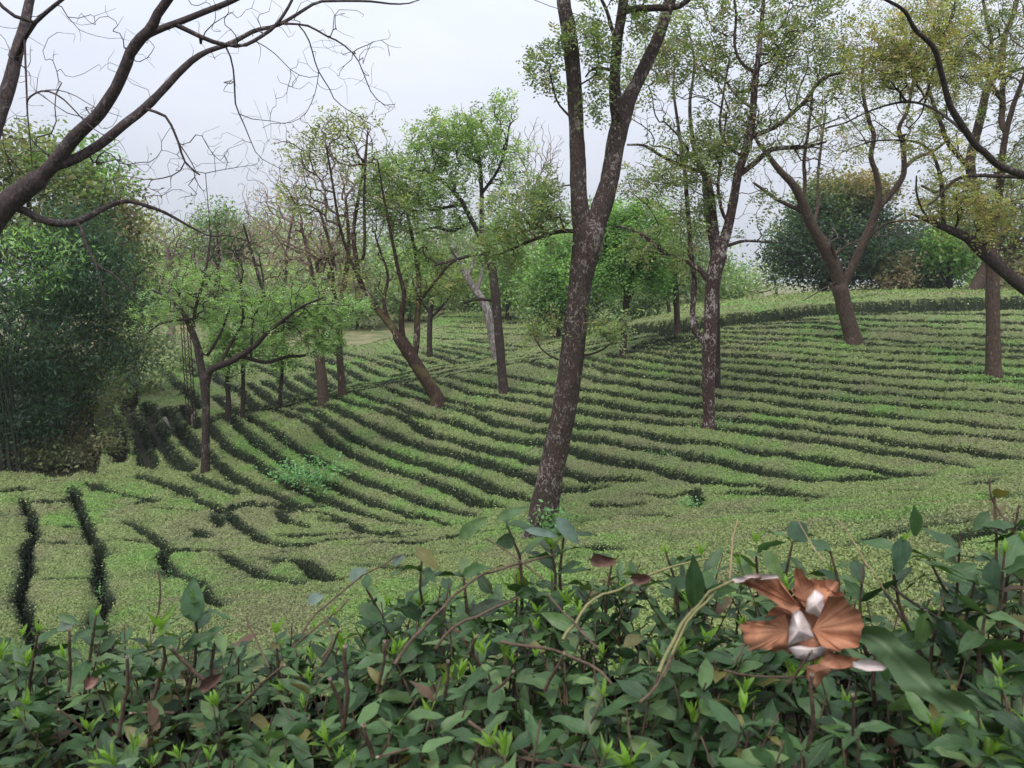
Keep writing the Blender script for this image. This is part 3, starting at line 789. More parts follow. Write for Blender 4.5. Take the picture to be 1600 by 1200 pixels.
def tree(name, label, cat, stems, blobs, bark, leaf=None, Y=None, tip=None, base_ext=True, group=None, twig_mat=None, bal=0.25, wig=0.10, rough=0.10, drop=0.0, flow=0.37):
    """stems: traced (px, py, half width px[, dY]) lines, the trunk first; blobs: lumps of crown that the branches reach into"""
    p0 = stems[0][0]
    if Y is None: Y = hit(p0[0], p0[1])
    tip = tip if tip else 0.00032 * Y
    base = at(p0[0], p0[1], Y)
    gz = float(G(base[0], base[1]))
    root = tag(empty(name, (base[0], base[1], gz)), label, cat, group)
    off = -np.array([base[0], base[1], gz])
    pos = []; par = []; rad = []; dirs = []
    stem_nodes = []
    for si, st in enumerate(stems):
        P = []
        for q in st:
            dY = q[3] if len(q) > 3 else 0.0
            P.append(np.r_[at(q[0], q[1], Y + dY), q[2] * (Y + dY) / F])
        if si == 0 and base_ext:
            b = P[0].copy(); b[2] = min(gz - 0.25, b[2] - 0.3); b[3] *= 1.25
            P = [b] + P
        S = spline(P, max(0.10, 0.006 * Y))
        if si:
            # limbs drift in depth away from the trunk plane unless traced otherwise
            if all(len(q) < 4 for q in st):
                s = np.linspace(0, 1, len(S)); ln = np.linalg.norm(S[-1, :3] - S[0, :3])
                k_ = 1 + s ** 1.3 * ln * RNG.uniform(-0.45, 0.45) / Y
                S[:, :2] *= k_[:, None]; S[:, 2] = CZ + (S[:, 2] - CZ) * k_
        ids = []
        parent = -1
        if si:
            A = np.array(pos); d = np.linalg.norm(A - S[0, :3], axis=1)
            parent = int(d.argmin())
            off0 = A[parent] - S[0, :3]
            S[:, :3] += off0 * np.exp(-np.linspace(0, 4, len(S)))[:, None] * (0.0 if np.linalg.norm(off0) < 0.02 else 1.0)
        for k in range(len(S)):
            pos.append(S[k, :3]); par.append(parent if k == 0 else len(pos) - 2); rad.append(S[k, 3] * (1.0 if si == 0 else 0.86)); ids.append(len(pos) - 1)
            d = S[min(k + 1, len(S) - 1), :3] - S[max(k - 1, 0), :3]
            dirs.append(d / max(np.linalg.norm(d), 1e-6))
        stem_nodes.append(ids)
    n_stem = len(pos)
    first = len(stem_nodes[0]) // 3 if len(stems) > 1 or blobs else 0
    # targets are joined one by one to the nearest point of the growing tree
    pts = [in_blob(b, Y) for b in blobs]
    tips = []
    if pts:
        TG = np.vstack(pts)
        cap = n_stem + len(TG) * 9 + 10
        A = np.zeros((cap, 3)); A[:n_stem] = np.array(pos)
        PL = np.zeros(cap)
        for i in range(n_stem):
            PL[i] = 0 if par[i] < 0 else PL[par[i]] + np.linalg.norm(A[i] - A[par[i]])
        ok0 = np.zeros(cap, bool)
        ok0[first:n_stem] = True
        dmin = np.array([np.linalg.norm(A[first:n_stem] - t, axis=1).min() for t in TG])
        cnt = n_stem
        for ti in np.argsort(dmin):
            t = TG[ti]
            d = np.linalg.norm(A[:cnt] - t, axis=1)
            cost = np.where(ok0[:cnt], d + bal * PL[:cnt], 1e9)
            j = int(cost.argmin()); L = d[j]
            if L < 0.05: continue
            p = A[j]; dj = np.asarray(dirs[j]); to = (t - p) / L
            ctrl = p + (to * (1 - flow) + dj * flow + np.array([0, 0, 0.10])) * L * 0.5 + RNG.normal(size=3) * wig * L
            m = int(min(8, max(2, round(L / (0.016 * Y)))))
            prev = j
            for k in range(1, m + 1):
                s = k / m
                x = (1 - s) ** 2 * p + 2 * s * (1 - s) * ctrl + s * s * t
                if k < m: x = x + RNG.normal(size=3) * wig * 0.25 * L / m
                x = x - np.array([0, 0, drop * L * s * s])
                A[cnt] = x; PL[cnt] = PL[prev] + L / m
                pos.append(x); par.append(prev); rad.append(0.0)
                dd = x - A[prev]; dirs.append(dd / max(np.linalg.norm(dd), 1e-6))
                ok0[cnt] = True; prev = cnt; cnt += 1
            tips.append(cnt - 1)
    pos = np.array(pos); par = np.array(par); rad = np.array(rad); dirs = np.array(dirs)
    N = len(pos)
    load = np.zeros(N); load[tips] = 1
    heavy = np.full(N, -1); hv = np.zeros(N)
    for i in range(N - 1, 0, -1):
        p = par[i]
        if p >= 0:
            if load[i] >= hv[p]: hv[p] = load[i]; heavy[p] = i
            load[p] += load[i]
    gr = np.arange(N) >= n_stem
    r = tip * np.maximum(load, 1) ** 0.46
    rad = np.where(gr, r, rad)
    for i in range(n_stem, N):
        rad[i] = min(rad[i], rad[par[i]] * 0.92 if par[i] >= 0 else rad[i])
    rad = np.maximum(rad, tip * 0.8)
    # trunk and traced limbs, each a part
    for si, ids in enumerate(stem_nodes):
        tb = Tubes()
        P = pos[ids] + off; Rr = rad[ids]
        if si:
            pp = par[ids[0]]
            if pp >= 0 and np.linalg.norm(pos[pp] - pos[ids[0]]) > 1e-3:
                P = np.vstack([pos[pp] + off, P]); Rr = np.r_[Rr[0], Rr]
            if pp >= 0:
                q_ = max(2, len(Rr) // 8); Rr[:q_] = np.minimum(Rr[:q_], rad[pp] * np.linspace(0.88, 1.0, q_))
        tb.add(P, Rr, 18 if Rr.max() > 0.12 else (10 if Rr.max() > 0.04 else 6), rough if Rr.max() > 0.04 else 0, si * 7 + 3)
        obj('trunk' if si == 0 else 'limb', tb.mesh('trunk' if si == 0 else 'limb', bark), root)
    # grown branches
    if tips:
        tb = Tubes()
        starts = [i for i in range(n_stem, N) if not (par[i] >= n_stem and heavy[par[i]] == i)]
        for s in starts:
            ch = [s]
            while heavy[ch[-1]] >= 0: ch.append(heavy[ch[-1]])
            full = ([par[s]] if par[s] >= 0 else []) + ch
            P = pos[full] + off; Rr = rad[full].copy(); Rr[0] = min(Rr[0], Rr[1] * 1.15); Rr[-1] *= 0.6
            tb.add(P, Rr, 7 if Rr.max() > 0.04 else (5 if Rr.max() > 0.018 else 3))
        tag(obj('branches', tb.mesh('branches', twig_mat or bark), root), kind='stuff')
        if leaf:
            lv = Leaves()
            tp = np.array(tips)
            tp = tp[RNG.random(len(tp)) < leaf.get('share', 1.0)]
            if leaf.get('zone'):
                zx, zy = project(pos[tp]); keepz = np.zeros(len(tp), bool)
                for (x0, y0, x1, y1, pr) in leaf['zone']:
                    keepz |= (zx > x0) & (zx < x1) & (zy > y0) & (zy < y1) & (RNG.random(len(tp)) < pr)
                tp = tp[keepz]
            if leaf.get('clump', 0.46) and not leaf.get('zone'):
                ks = 14.0 / Y + 0.25; q_ = pos[tp]
                cn = vnoise(q_[:, 0] * ks + q_[:, 1] * ks * 0.6, q_[:, 2] * ks * 1.25 + 40, 77)
                tp = tp[cn > leaf.get('clump', 0.46) - 0.08 + RNG.random(len(tp)) * 0.12]
            inner = np.array([i for i in range(n_stem, N) if load[i] <= leaf.get('load', 2) and RNG.random() < leaf.get('inner', 0.3)], int)
            if leaf.get('zone'): inner = np.zeros(0, int)
            src = np.concatenate([tp, inner]) if len(inner) else tp
            m = int(leaf.get('m', 3) * 1.7 + 0.5)
            k = np.repeat(src, m)
            C = pos[k] + off + RNG.normal(size=(len(k), 3)) * leaf.get('jit', 0.06)
            D = norm(dirs[k] * 0.5 + RNG.normal(size=(len(k), 3)) * 0.7 + np.array([0, 0, 0.1]))
            if leaf['type'] == 'spray':
                lv.sprays(C, D, leaf.get('k', 8), leaf.get('rl', 0.28) * 1.2, leaf.get('ll', 0.10) * 1.3, leaf.get('lw', 0.4), leaf['pal'], leaf.get('flat', 0.6), leaf.get('cj', 0.25), leaf.get('droop', 0.2))
            else:
                lv.cloud(C, leaf.get('k', 6), leaf.get('s', 0.3), leaf.get('ll', 0.10), leaf.get('lw', 0.5), leaf['pal'], leaf.get('cj', 0.25))
            if lv.n: tag(obj('crown', lv.mesh('crown', M['leaf']), root), kind='stuff')
    return root

# leaf colours
OLIVE = [(4, (0.138, 0.178, 0.078)), (3, (0.168, 0.208, 0.098)), (2, (0.200, 0.195, 0.095)), (1, (0.220, 0.175, 0.120)), (2, (0.098, 0.132, 0.066))]
GREEN = [(4, (0.150, 0.235, 0.090)), (3, (0.190, 0.270, 0.115)), (2, (0.115, 0.185, 0.075))]
BRIGHT = [(4, (0.145, 0.260, 0.085)), (3, (0.190, 0.305, 0.110)), (2, (0.100, 0.185, 0.065))]
YELLOW = [(4, (0.220, 0.240, 0.075)), (2, (0.255, 0.215, 0.080)), (2, (0.150, 0.180, 0.060))]
GREYG = [(4, (0.140, 0.190, 0.105)), (3, (0.175, 0.220, 0.125)), (2, (0.105, 0.145, 0.080))]
DKGREEN = [(4, (0.030, 0.062, 0.034)), (3, (0.045, 0.085, 0.045)), (2, (0.062, 0.105, 0.055)), (1, (0.022, 0.042, 0.028))]
RUST = [(3, (0.185, 0.135, 0.070)), (3, (0.155, 0.135, 0.060)), (2, (0.10, 0.11, 0.05))]
PINKB = [(3, (0.26, 0.20, 0.165)), (2, (0.22, 0.17, 0.13)), (2, (0.20, 0.19, 0.10))]

# the big lichened tree in the middle of the view
tree('forked_tree', 'tall tree with dark lichen-spotted trunk forking into two high stems, nearest in the field', 'tree',
  [[(836,872,44),(841,848,32),(846,822,25.5),(850,795,23),(857,757,20.5),(866,715,20),(875,675,19.5),(881,645,20),(893,565,19),(904,465,18),(910,420,20),(918,385,23),(921,362,24)],
   [(914,385,20),(906,345,17),(902,300,14.5),(901,250,14),(898,170,13.2),(893,90,13.5),(887,40,13),(880,0,12),(872,-90,10),(866,-220,8),(875,-360,5)],
   [(920,390,20),(938,338,19),(953,285,17),(963,225,17),(976,172,17),(992,138,12.5),(1010,100,12),(1030,55,11),(1047,0,11),(1072,-90,9),(1095,-200,7),(1120,-330,4)],
   [(974,178,12),(966,140,11),(964,110,10),(967,55,9),(975,0,8.5),(990,-120,7),(1000,-260,4)],
   [(893,364,4),(870,362,3.8),(848,368,3.2),(815,382,2.6),(780,398,2)],
   [(1046,20,6),(1062,14,5.5),(1078,12,5),(1090,-6,4),(1110,-50,3)],
   [(886,188,2.2),(876,172,2),(868,158,1.8),(862,130,1.5),(858,110,1.2)],
   [(958,110,3),(940,106,2.6),(925,108,2.2),(915,120,1.5)],
   [(968,62,4),(956,38,3.5),(948,15,3),(935,-10,2.5)],
   [(884,566,2.0),(868,562,1.8),(848,548,1.5),(836,530,1.2)],[(910,556,2.2),(930,553,2.0),(952,540,1.6),(968,520,1.2)]],
  [(850,100,26,30,16,0,.35),(872,75,18,18,8,0,.3),(862,130,14,16,6,0,.25),(925,50,30,40,22,0,.7),(940,100,25,40,18,0,.6),(925,165,14,18,7,0,.3),(1000,30,25,25,14,.5,.6),
   (960,-60,110,60,50,0,1.6),(1090,-120,80,80,40,0,1.5),(860,-160,80,80,30,0,1.4),
   (810,335,62,50,60,.3,1.0),(790,385,45,35,32,.4,.8),(845,330,40,50,36,0,.8),(850,290,25,25,12,.3,.5),
   (836,512,16,24,9,0,.25),(866,505,12,16,6,0,.25),(950,520,26,20,11,0,.3),(925,505,16,14,6,0,.25),(975,508,10,14,4,0,.2)],
  M['bark_main'], dict(type='spray', clump=0, m=2, k=8, rl=0.26, ll=0.085, lw=0.42, inner=0.3, pal=[(3,(0.14,0.19,0.085)),(3,(0.18,0.225,0.11)),(1,(0.23,0.21,0.10)),(2,(0.10,0.14,0.07))], jit=0.05), Y=15.0, tip=0.0042)
# bare tree reaching in from the left, close to the viewer
tree('bare_tree', 'bare leafless tree reaching over from the left edge, dark curving limbs', 'tree',
  [[(-150,1080,33.23),(-130,800,28.90),(-95,560,26.01),(-45,400,21.67),(0,330,17.34),(30,303,15.17),(60,280,13.73)],
   [(55,283,12.28),(80,258,11.56),(115,215,10.84),(150,182,10.11),(178,142,9.39),(195,105,9.03),(205,80,8.67),(222,58,8.67),(236,45,8.31),(246,22,7.22),(262,0,6.50),(285,-40,5.78),(310,-120,3.61)],
   [(236,52,6.50),(262,40,6.14),(290,30,5.78),(325,16,5.42),(365,0,5.06),(420,-30,3.61),(480,-80,2.17)],
   [(78,262,10.11),(110,252,8.67),(150,230,8.31),(190,198,7.95),(225,170,7.59),(255,140,6.86),(280,113,6.50),(302,93,5.78),(325,80,4.70),(360,68,4.33),(398,48,3.97),(430,41,3.61),(455,28,3.25),(490,6,2.89),(505,2,2.53),(575,2,2.17),(610,6,1.81),(640,5,1.30),(668,-6,0.87)],
   [(300,96,4.33),(318,92,3.97),(350,91,3.61),(385,84,3.32),(410,65,3.04),(432,45,2.89),(448,20,2.53),(458,0,2.17),(470,-30,1.44)],
   [(435,41,2.17),(462,40,2.02),(485,43,1.87),(508,56,1.59),(530,66,1.44),(548,80,1.23),(560,95,1.08),(572,125,0.94),(582,147,0.87),(600,164,0.72),(617,163,0.58)],
   [(463,41,1.44),(478,58,1.30),(486,78,1.23),(493,102,1.15),(500,117,1.08),(514,138,1.01),(522,155,0.87),(540,170,0.72),(560,182,0.65),(585,198,0.58)],
   [(499,117,0.72),(495,140,0.65),(488,160,0.65),(476,180,0.58),(455,192,0.58),(425,193,0.51),(410,200,0.43)],
   [(403,73,0.87),(425,82,0.79),(445,100,0.72),(460,114,0.65),(480,121,0.58),(498,119,0.51)],
   [(349,93,1.59),(358,105,1.51),(364,125,1.44),(366,150,1.44),(368,170,1.30),(380,195,1.01),(390,218,0.87),(402,243,0.72),(420,255,0.58),(450,270,0.43)],
   [(236,167,2.89),(255,176,2.60),(266,184,2.46),(272,200,2.17),(280,222,2.02),(287,248,1.81),(298,262,1.59),(312,273,1.44)],
   [(287,254,1.30),(280,268,1.23),(262,277,1.08),(230,281,0.87),(195,275,0.65),(165,285,0.51)],
   [(282,225,1.15),(292,240,1.01),(305,262,0.87),(312,272,0.79),(345,266,0.65),(380,260,0.51),(400,258,0.36)],
   [(-20,335,10.11),(10,318,7.95),(30,320,7.22),(55,335,6.86),(80,344,6.86),(110,346,6.50),(135,337,5.78),(165,322,4.70),(190,313,3.97),(210,315,3.61),(250,328,3.04),(280,344,2.60),(305,358,2.17),(330,369,1.74),(360,368,1.30),(410,386,0.87)],
   [(108,346,3.61),(118,355,3.25),(128,378,2.31),(140,400,2.02),(152,416,1.87),(175,428,1.59),(195,448,1.30),(212,462,1.01),(225,480,0.72)],
   [(146,408,1.44),(152,425,1.30),(158,445,1.15),(162,462,0.94),(170,490,0.72)],
   [(330,372,1.15),(331,395,1.01),(326,415,0.87),(315,430,0.72)],
   [(-60,330,15.89),(-35,230,13.73),(-10,170,13.00),(8,128,12.28),(22,80,10.84),(36,35,9.39),(44,0,7.95),(60,-60,5.78),(75,-150,3.61)],
   [(38,38,5.06),(52,20,4.33),(68,12,3.97),(90,0,3.61),(130,-25,2.17)],
   [(14,48,3.25),(6,25,3.25),(-4,8,2.89),(-20,-20,2.17)],
   [(28,90,1.81),(32,105,1.74),(38,140,1.59),(42,185,1.44),(46,215,1.15),(50,260,0.87)],
   [(-12,156,1.87),(20,146,1.74),(55,140,1.59),(85,150,1.44),(110,170,1.23),(130,190,1.01),(155,208,0.72),(185,220,0.51)],
   [(62,138,0.94),(85,136,0.87),(115,146,0.72),(150,168,0.58),(190,182,0.43)],
   [(307,86,2.60),(313,70,2.31),(311,55,1.44)],[(318,68,1.44),(325,45,1.01),(345,30,0.72),(365,18,0.51)]],
  [(230,280,110,30,26,0,.8),(330,240,80,40,30,0,.8),(400,240,60,40,20,0,.8),(420,150,90,60,22,0,.8),(530,120,70,50,24,0,.8),(550,60,90,40,22,0,.7),(350,50,80,50,26,0,.8),
   (110,160,70,40,24,0,.8),(40,200,50,70,22,0,.8),(170,240,70,40,20,0,.7),(80,80,50,60,14,0,.8),(210,90,60,60,14,0,.6),(60,250,60,40,12,0,.6),(150,30,60,40,12,0,.8),(290,320,80,40,16,0,.5),(190,455,50,45,16,0,.5),(350,400,80,40,12,0,.5),(20,90,50,60,16,0,.8),(600,180,40,30,6,0,.4),(450,20,80,30,14,0,.6)],
  M['bark_bare'], None, Y=8.5, tip=0.0024, bal=0.10, wig=0.10, rough=0.10, flow=0.6, base_ext=True)

# speckled tree with a spreading feathery crown right of the big trunk
SP = dict(type='spray', m=3, k=8, rl=0.36, ll=0.12, lw=0.36, share=0.6, inner=0.1, pal=OLIVE, jit=0.07)
tree('speckled_tree', 'pale-speckled tree right of the big trunk, low forking limbs and feathery olive crown', 'tree',
  [[(1108,668,11),(1108,650,9),(1107,590,10),(1110,515,11),(1112,465,10.5),(1116,430,11.5),(1123,400,13)],
   [(1122,410,9),(1118,375,8),(1113,325,7),(1107,287,6),(1092,255,5),(1082,215,4),(1078,160,3),(1085,100,2.4),(1075,40,1.8)],
   [(1124,402,11),(1136,365,9),(1146,317,8),(1153,275,7.5),(1167,228,7.5),(1175,190,6.5),(1179,138,5.5),(1183,106,4.6),(1188,60,3.8),(1193,0,3),(1200,-80,2)],
   [(1154,280,5),(1177,259,5),(1200,238,4.6),(1217,232,4.4),(1255,230,3.2),(1290,222,2)],
   [(1174,215,4.4),(1200,204,4),(1220,193,3.8),(1255,161,3.4),(1284,124,3),(1318,113,2.2)],
   [(1106,455,5),(1095,430,5),(1083,417,4.5),(1058,402,4),(1033,392,4),(1010,372,3.4),(990,360,2.8),(962,353,2)],
   [(1103,550,6),(1092,532,5.5),(1081,515,5.5),(1079,490,5.2),(1083,440,4.8),(1078,400,4.6),(1074,330,4.2),(1068,258,3.6),(1060,200,3),(1052,130,2.2),(1060,60,1.6)],
   [(1070,262,3.2),(1045,252,3.2),(1025,240,2.8),(1005,227,2.4),(980,226,1.8)],
   [(1140,392,3.4),(1152,384,3),(1166,378,2.6),(1190,378,2),(1222,378,1.2)],[(1138,350,3.2),(1128,330,3),(1122,290,2.6),(1128,240,2.2),(1135,180,1.8)],
   [(1160,250,3),(1142,235,2.8),(1125,205,2.4),(1130,150,2),(1140,90,1.5)],[(1182,115,3),(1160,100,2.6),(1148,70,2.4),(1150,20,2),(1140,-40,1.4)],[(1176,175,2.6),(1150,150,2.4),(1128,120,2),(1105,110,1.4)]],
  [(1010,130,60,70,75),(1090,80,80,80,110),(1180,90,70,100,120),(1260,60,70,80,110),(1060,240,70,50,70),(1130,220,60,60,55),(1210,180,70,60,70),(1290,160,60,50,60),(1000,290,40,40,26),(1180,330,40,40,16,0,.6),(1030,390,60,40,36),(1100,330,50,50,30),
   (1100,-40,110,60,60),(1230,-40,110,60,60),(1280,250,40,30,26)],
  M['bark_speckled'], SP, tip=0.0058)
tree('slim_tree', 'slim dark trunk half hidden close behind the pale-speckled trunk', 'tree',
  [[(1121,600,5),(1121,540,4.6),(1120,480,4.4),(1118,420,4),(1105,340,3.4),(1098,260,2.6)]],
  [(1060,300,50,40,30),(1110,240,60,50,30)], M['bark_dark'], SP, tip=0.006)

# leaning V-forked tree on the right-hand slope
tree('v_forked_tree', 'brown V-forked tree standing alone on the right-hand slope, sparse bare crown', 'tree',
  [[(1334,533,14.62),(1331,520,12.90),(1322,490,11.18),(1316,465,11.61),(1312,448,12.04)],
   [(1312,455,10.32),(1303,418,10.75),(1285,382,10.32),(1267,351,8.60),(1252,312,7.74),(1238,287,6.45),(1217,265,5.16),(1198,240,3.87),(1180,215,2.58),(1165,170,1.72)],
   [(1318,455,8.17),(1334,418,7.91),(1350,381,7.74),(1367,340,7.05),(1374,302,5.59),(1369,270,4.73),(1361,244,4.30),(1366,213,3.96),(1358,188,3.44),(1348,140,2.75),(1350,80,1.89)],
   [(1370,336,5.16),(1381,317,5.16),(1400,295,5.16),(1413,270,4.82),(1411,225,4.13),(1405,200,3.44),(1419,170,2.75),(1428,120,2.06),(1440,70,1.38)],
   [(1414,262,3.44),(1432,246,3.61),(1455,238,2.92),(1480,220,2.06)],
   [(1255,330,3.87),(1236,321,3.61),(1215,312,3.27),(1195,298,2.75),(1178,286,2.06)],
   [(1313,440,4.30),(1308,418,3.96),(1303,395,3.44),(1299,378,1.72)],
   [(1253,315,3.44),(1262,290,3.27),(1258,250,2.92),(1264,200,2.41),(1270,140,1.72)],[(1268,352,3.10),(1277,320,2.92),(1278,270,2.58),(1284,220,2.06),(1290,170,1.38)],
   [(1352,378,2.58),(1380,352,2.24),(1405,345,1.89),(1440,345,1.38)],[(1300,400,2.24),(1320,385,1.89),(1345,375,1.38)],[(1330,430,1.72),(1290,450,1.20),(1255,470,0.86)]],
  [(1200,270,40,40,26),(1310,380,40,40,34,-.3,.8),(1400,360,50,30,30),(1230,230,50,50,40),(1300,220,60,60,50),(1370,180,60,60,50),(1420,180,50,60,40),(1330,110,80,60,70),(1440,110,60,60,45),(1260,110,60,60,50),(1390,40,80,60,60)],
  M['bark_brown'], dict(type='spray', m=3, k=7, rl=0.34, ll=0.12, lw=0.36, inner=0.1, pal=OLIVE, jit=0.07, zone=[(1180,-50,1500,240,0.5),(1240,290,1330,340,0.3)]), tip=0.0075, twig_mat=M['twig_pale'])

# straight trunk near the right edge
tree('straight_tree', 'straight dark-trunked tree rising near the right edge of the slope', 'tree',
  [[(1553,588,14),(1552,570,11),(1552,520,10),(1551,470,9.8),(1551,426,9.6),(1548,390,10),(1546,360,10.5)],
   [(1546,365,8.6),(1538,330,8.6),(1524,300,8.6),(1516,262,8.2),(1517,240,8),(1522,222,8),(1533,180,7.4),(1543,137,6.6),(1561,105,6),(1571,54,5.4),(1586,12,4.6),(1600,-60,3)],
   [(1550,360,6.6),(1561,330,6.4),(1565,270,6),(1570,220,5),(1582,170,4.2),(1600,120,3.2),(1620,60,2)],
   [(1528,204,5.4),(1545,184,5.2),(1557,164,5),(1565,125,4.4),(1578,112,3.6),(1600,106,2.6)],
   [(1541,140,4.4),(1530,110,4.2),(1545,70,3.6),(1540,30,3),(1530,-30,2)],
   [(1519,250,4.6),(1494,230,4.4),(1480,215,4.2),(1470,190,3.6),(1455,150,2.8),(1445,100,2)],
   [(1520,285,3.8),(1490,288,3.6),(1465,300,3),(1440,290,2)]],
  [(1560,60,60,70,90),(1600,150,50,80,70),(1500,120,60,70,90),(1460,60,60,70,80),(1570,250,50,50,50),(1480,200,50,50,50),(1620,280,50,60,40),(1520,-30,110,60,60),(1600,20,60,60,50),(1470,300,30,30,20)],
  M['bark_brown'], dict(type='spray', m=3, k=8, rl=0.34, ll=0.115, lw=0.36, share=0.6, inner=0.1, pal=OLIVE + [(2,(0.24,0.23,0.10))], jit=0.07), tip=0.0066)
# tree beyond the right edge, its long mossy limb reaching into the picture
tree('leaning_limb_tree', 'thick dark mossy limb slanting in from the right edge with rust-tinged tufts', 'tree',
  [[(1830,760,19.23),(1800,680,16.27),(1740,590,14.05),(1680,520,11.83),(1640,482,10.35),(1600,450,9.24),(1560,417,8.51),(1530,390,8.14),(1512,372,7.40),(1479,357,5.50),(1445,342,3.27),(1421,333,1.20)],
   [(1700,545,10.35),(1690,440,9.61),(1665,350,8.14),(1635,292,6.66),(1600,274,5.92),(1562,260,5.47),(1540,240,5.18),(1522,224,5.18),(1497,187,5.18),(1483,161,4.73),(1471,115,4.15),(1459,75,3.70),(1430,46,3.10),(1413,17,2.67),(1385,0,2.22),(1350,-20,1.48)],
   [(1483,163,2.51),(1460,152,2.36),(1436,146,2.22),(1415,147,2.07),(1390,155,1.93),(1353,172,1.63),(1320,190,1.33),(1290,200,0.89)],
   [(1476,357,3.70),(1474,330,3.70),(1473,300,3.55),(1468,270,3.10),(1457,240,2.81),(1440,226,2.36),(1427,221,2.07),(1395,219,1.77),(1364,221,1.48),(1335,230,1.19),(1310,240,0.89)],
   [(1562,262,3.70),(1535,268,3.41),(1505,272,2.96),(1485,282,2.51),(1462,310,2.07),(1450,320,1.48)],
   [(1455,345,2.22),(1440,325,1.93),(1432,300,1.77),(1432,275,1.33)],
   [(1470,112,2.36),(1452,150,1.63),(1440,178,1.33),(1420,200,1.03)],[(1459,75,2.22),(1475,45,1.93),(1490,10,1.63),(1500,-30,1.19)]],
  [(1440,110,60,45,90),(1400,85,50,40,60),(1490,70,50,45,70),(1360,110,45,35,45),(1520,100,40,40,45),(1350,60,50,40,40),(1440,30,60,40,55),
   (1325,235,36,22,30,0,.5),(1300,225,30,16,16,0,.4),(1440,320,30,20,26,0,.4),(1500,325,50,30,60,0,.7),(1545,360,36,22,36,0,.5),(1500,290,40,30,30,0,.6),(1340,180,40,20,14,0,.5),(1480,240,40,30,26,0,.6),(1570,330,36,36,26,0,.6),(1430,220,40,20,14,0,.5)],
  M['bark_dark'], dict(type='spray', m=2, k=8, rl=0.30, ll=0.10, lw=0.36, inner=0.08, share=0.75, pal=[(4,(0.215,0.225,0.085)),(3,(0.26,0.235,0.10)),(2,(0.28,0.20,0.11)),(3,(0.17,0.195,0.08))], jit=0.06), Y=20.0, tip=0.005)

# young forked tree at the left edge of the hillside
tree('young_forked_tree', 'low forked tree at the left, flat tiers of fresh green leaves', 'tree',
  [[(321,738,7.5),(321,715,6.5),(322,650,6),(321,610,7),(321,588,9)],
   [(320,592,7),(313,570,6.5),(308,540,6.4),(300,518,5.8),(290,495,5),(276,478,3.6),(258,462,2.8),(235,452,2)],
   [(323,590,6),(334,577,6.6),(350,570,6),(364,564,5.6),(385,551,5),(402,538,4.4),(416,522,3.6),(440,502,2.8),(470,480,2.2),(505,465,1.6)],
   [(382,553,4.2),(400,561,3.8),(420,565,3.4),(450,557,3),(478,555,2.4),(500,545,1.8)],
   [(308,540,3.4),(320,555,3),(330,545,2.8),(345,520,2.2),(360,480,1.8)],[(300,518,3.4),(305,480,3),(318,440,2.6),(325,400,2),(330,360,1.4)],
   [(350,569,3),(362,540,2.8),(380,500,2.4),(376,450,2),(368,400,1.4)],[(400,540,2.6),(398,500,2.2),(412,450,1.8),(405,400,1.3)],[(289,494,2.6),(270,500,2.2),(250,505,1.8),(230,520,1.2)]],
  [(440,470,80,22,90,0,1.5),(490,500,65,18,75,0,1.4),(420,510,60,16,50,0,1.3),(340,450,70,30,70,0,1.4),(280,440,60,34,60,0,1.3),(330,400,70,40,50,0,1.3),(500,535,45,14,36,0,1),(470,440,60,24,44,0,1.3),(260,490,50,26,26,0,1),(390,380,50,40,36,0,1.2),(550,480,30,20,20,0,.8),(330,500,30,20,20,0,.8)],
  M['bark_dark'], dict(type='spray', m=3, k=9, rl=0.28, ll=0.075, lw=0.5, flat=0.9, droop=0.05, inner=0.3, pal=[(4,(0.17,0.265,0.105)),(3,(0.21,0.31,0.135)),(2,(0.13,0.19,0.08))], zone=[(420,455,600,580,0.95),(180,465,420,560,0.8),(200,410,420,465,0.35),(420,420,540,455,0.35)], jit=0.06), tip=0.0062)

# two trunks with a brown leafless crown
tree('twiggy_tree', 'stout short-trunked tree with a dense brownish leafless crown', 'tree',
  [[(505,628,9),(504,610,8.4),(502,580,8),(499,558,8),(500,535,8.4)],
   [(499,540,6),(492,505,5),(495,470,4.4),(488,430,4),(480,390,3.4),(470,350,2.4)],[(501,540,6),(512,500,5),(506,455,4.4),(520,410,4),(512,370,3),(500,330,2)],
   [(500,535,4),(520,515,3.8),(540,500,3),(560,470,2)],[(506,455,3.8),(495,410,3.4),(515,402,3.4),(530,395,3)],[(512,420,3.4),(490,400,3),(470,395,2.4),(440,380,1.6)]],
  [(500,440,70,60,150),(470,370,70,60,120),(530,360,60,60,90),(430,330,60,40,70),(520,300,60,50,60),(420,400,50,40,50),(560,430,40,40,30)],
  M['bark_brown'], dict(type='cloud', m=1, k=3, s=0.35, ll=0.16, lw=0.4, inner=0.06, share=0.5, pal=PINKB, jit=0.1), tip=0.0085, twig_mat=M['twig_pink'])
tree('pink_twig_tree', 'broad leafless tree of fine pinkish twigs behind the forked young tree', 'tree',
  [[(432,600,6),(432,570,5),(428,530,4.6),(430,490,4)],[(430,495,3.4),(410,450,3),(395,400,2.4),(380,350,1.6)],[(430,495,3.4),(445,440,3),(450,380,2.4),(462,320,1.6)],[(429,510,3),(470,470,2.6),(500,430,2),(520,380,1.5)],[(429,515,3),(385,480,2.4),(350,450,1.8),(320,420,1.3)]],
  [(400,380,80,70,170),(470,340,70,70,150),(440,430,90,50,120),(340,420,60,50,70),(520,400,50,70,80),(430,290,60,40,60)], M['bark_brown'],
  dict(type='cloud', m=1, k=3, s=0.4, ll=0.17, lw=0.4, inner=0.02, share=0.25, pal=PINKB, jit=0.1), Y=42, tip=0.0095, twig_mat=M['twig_pink'])
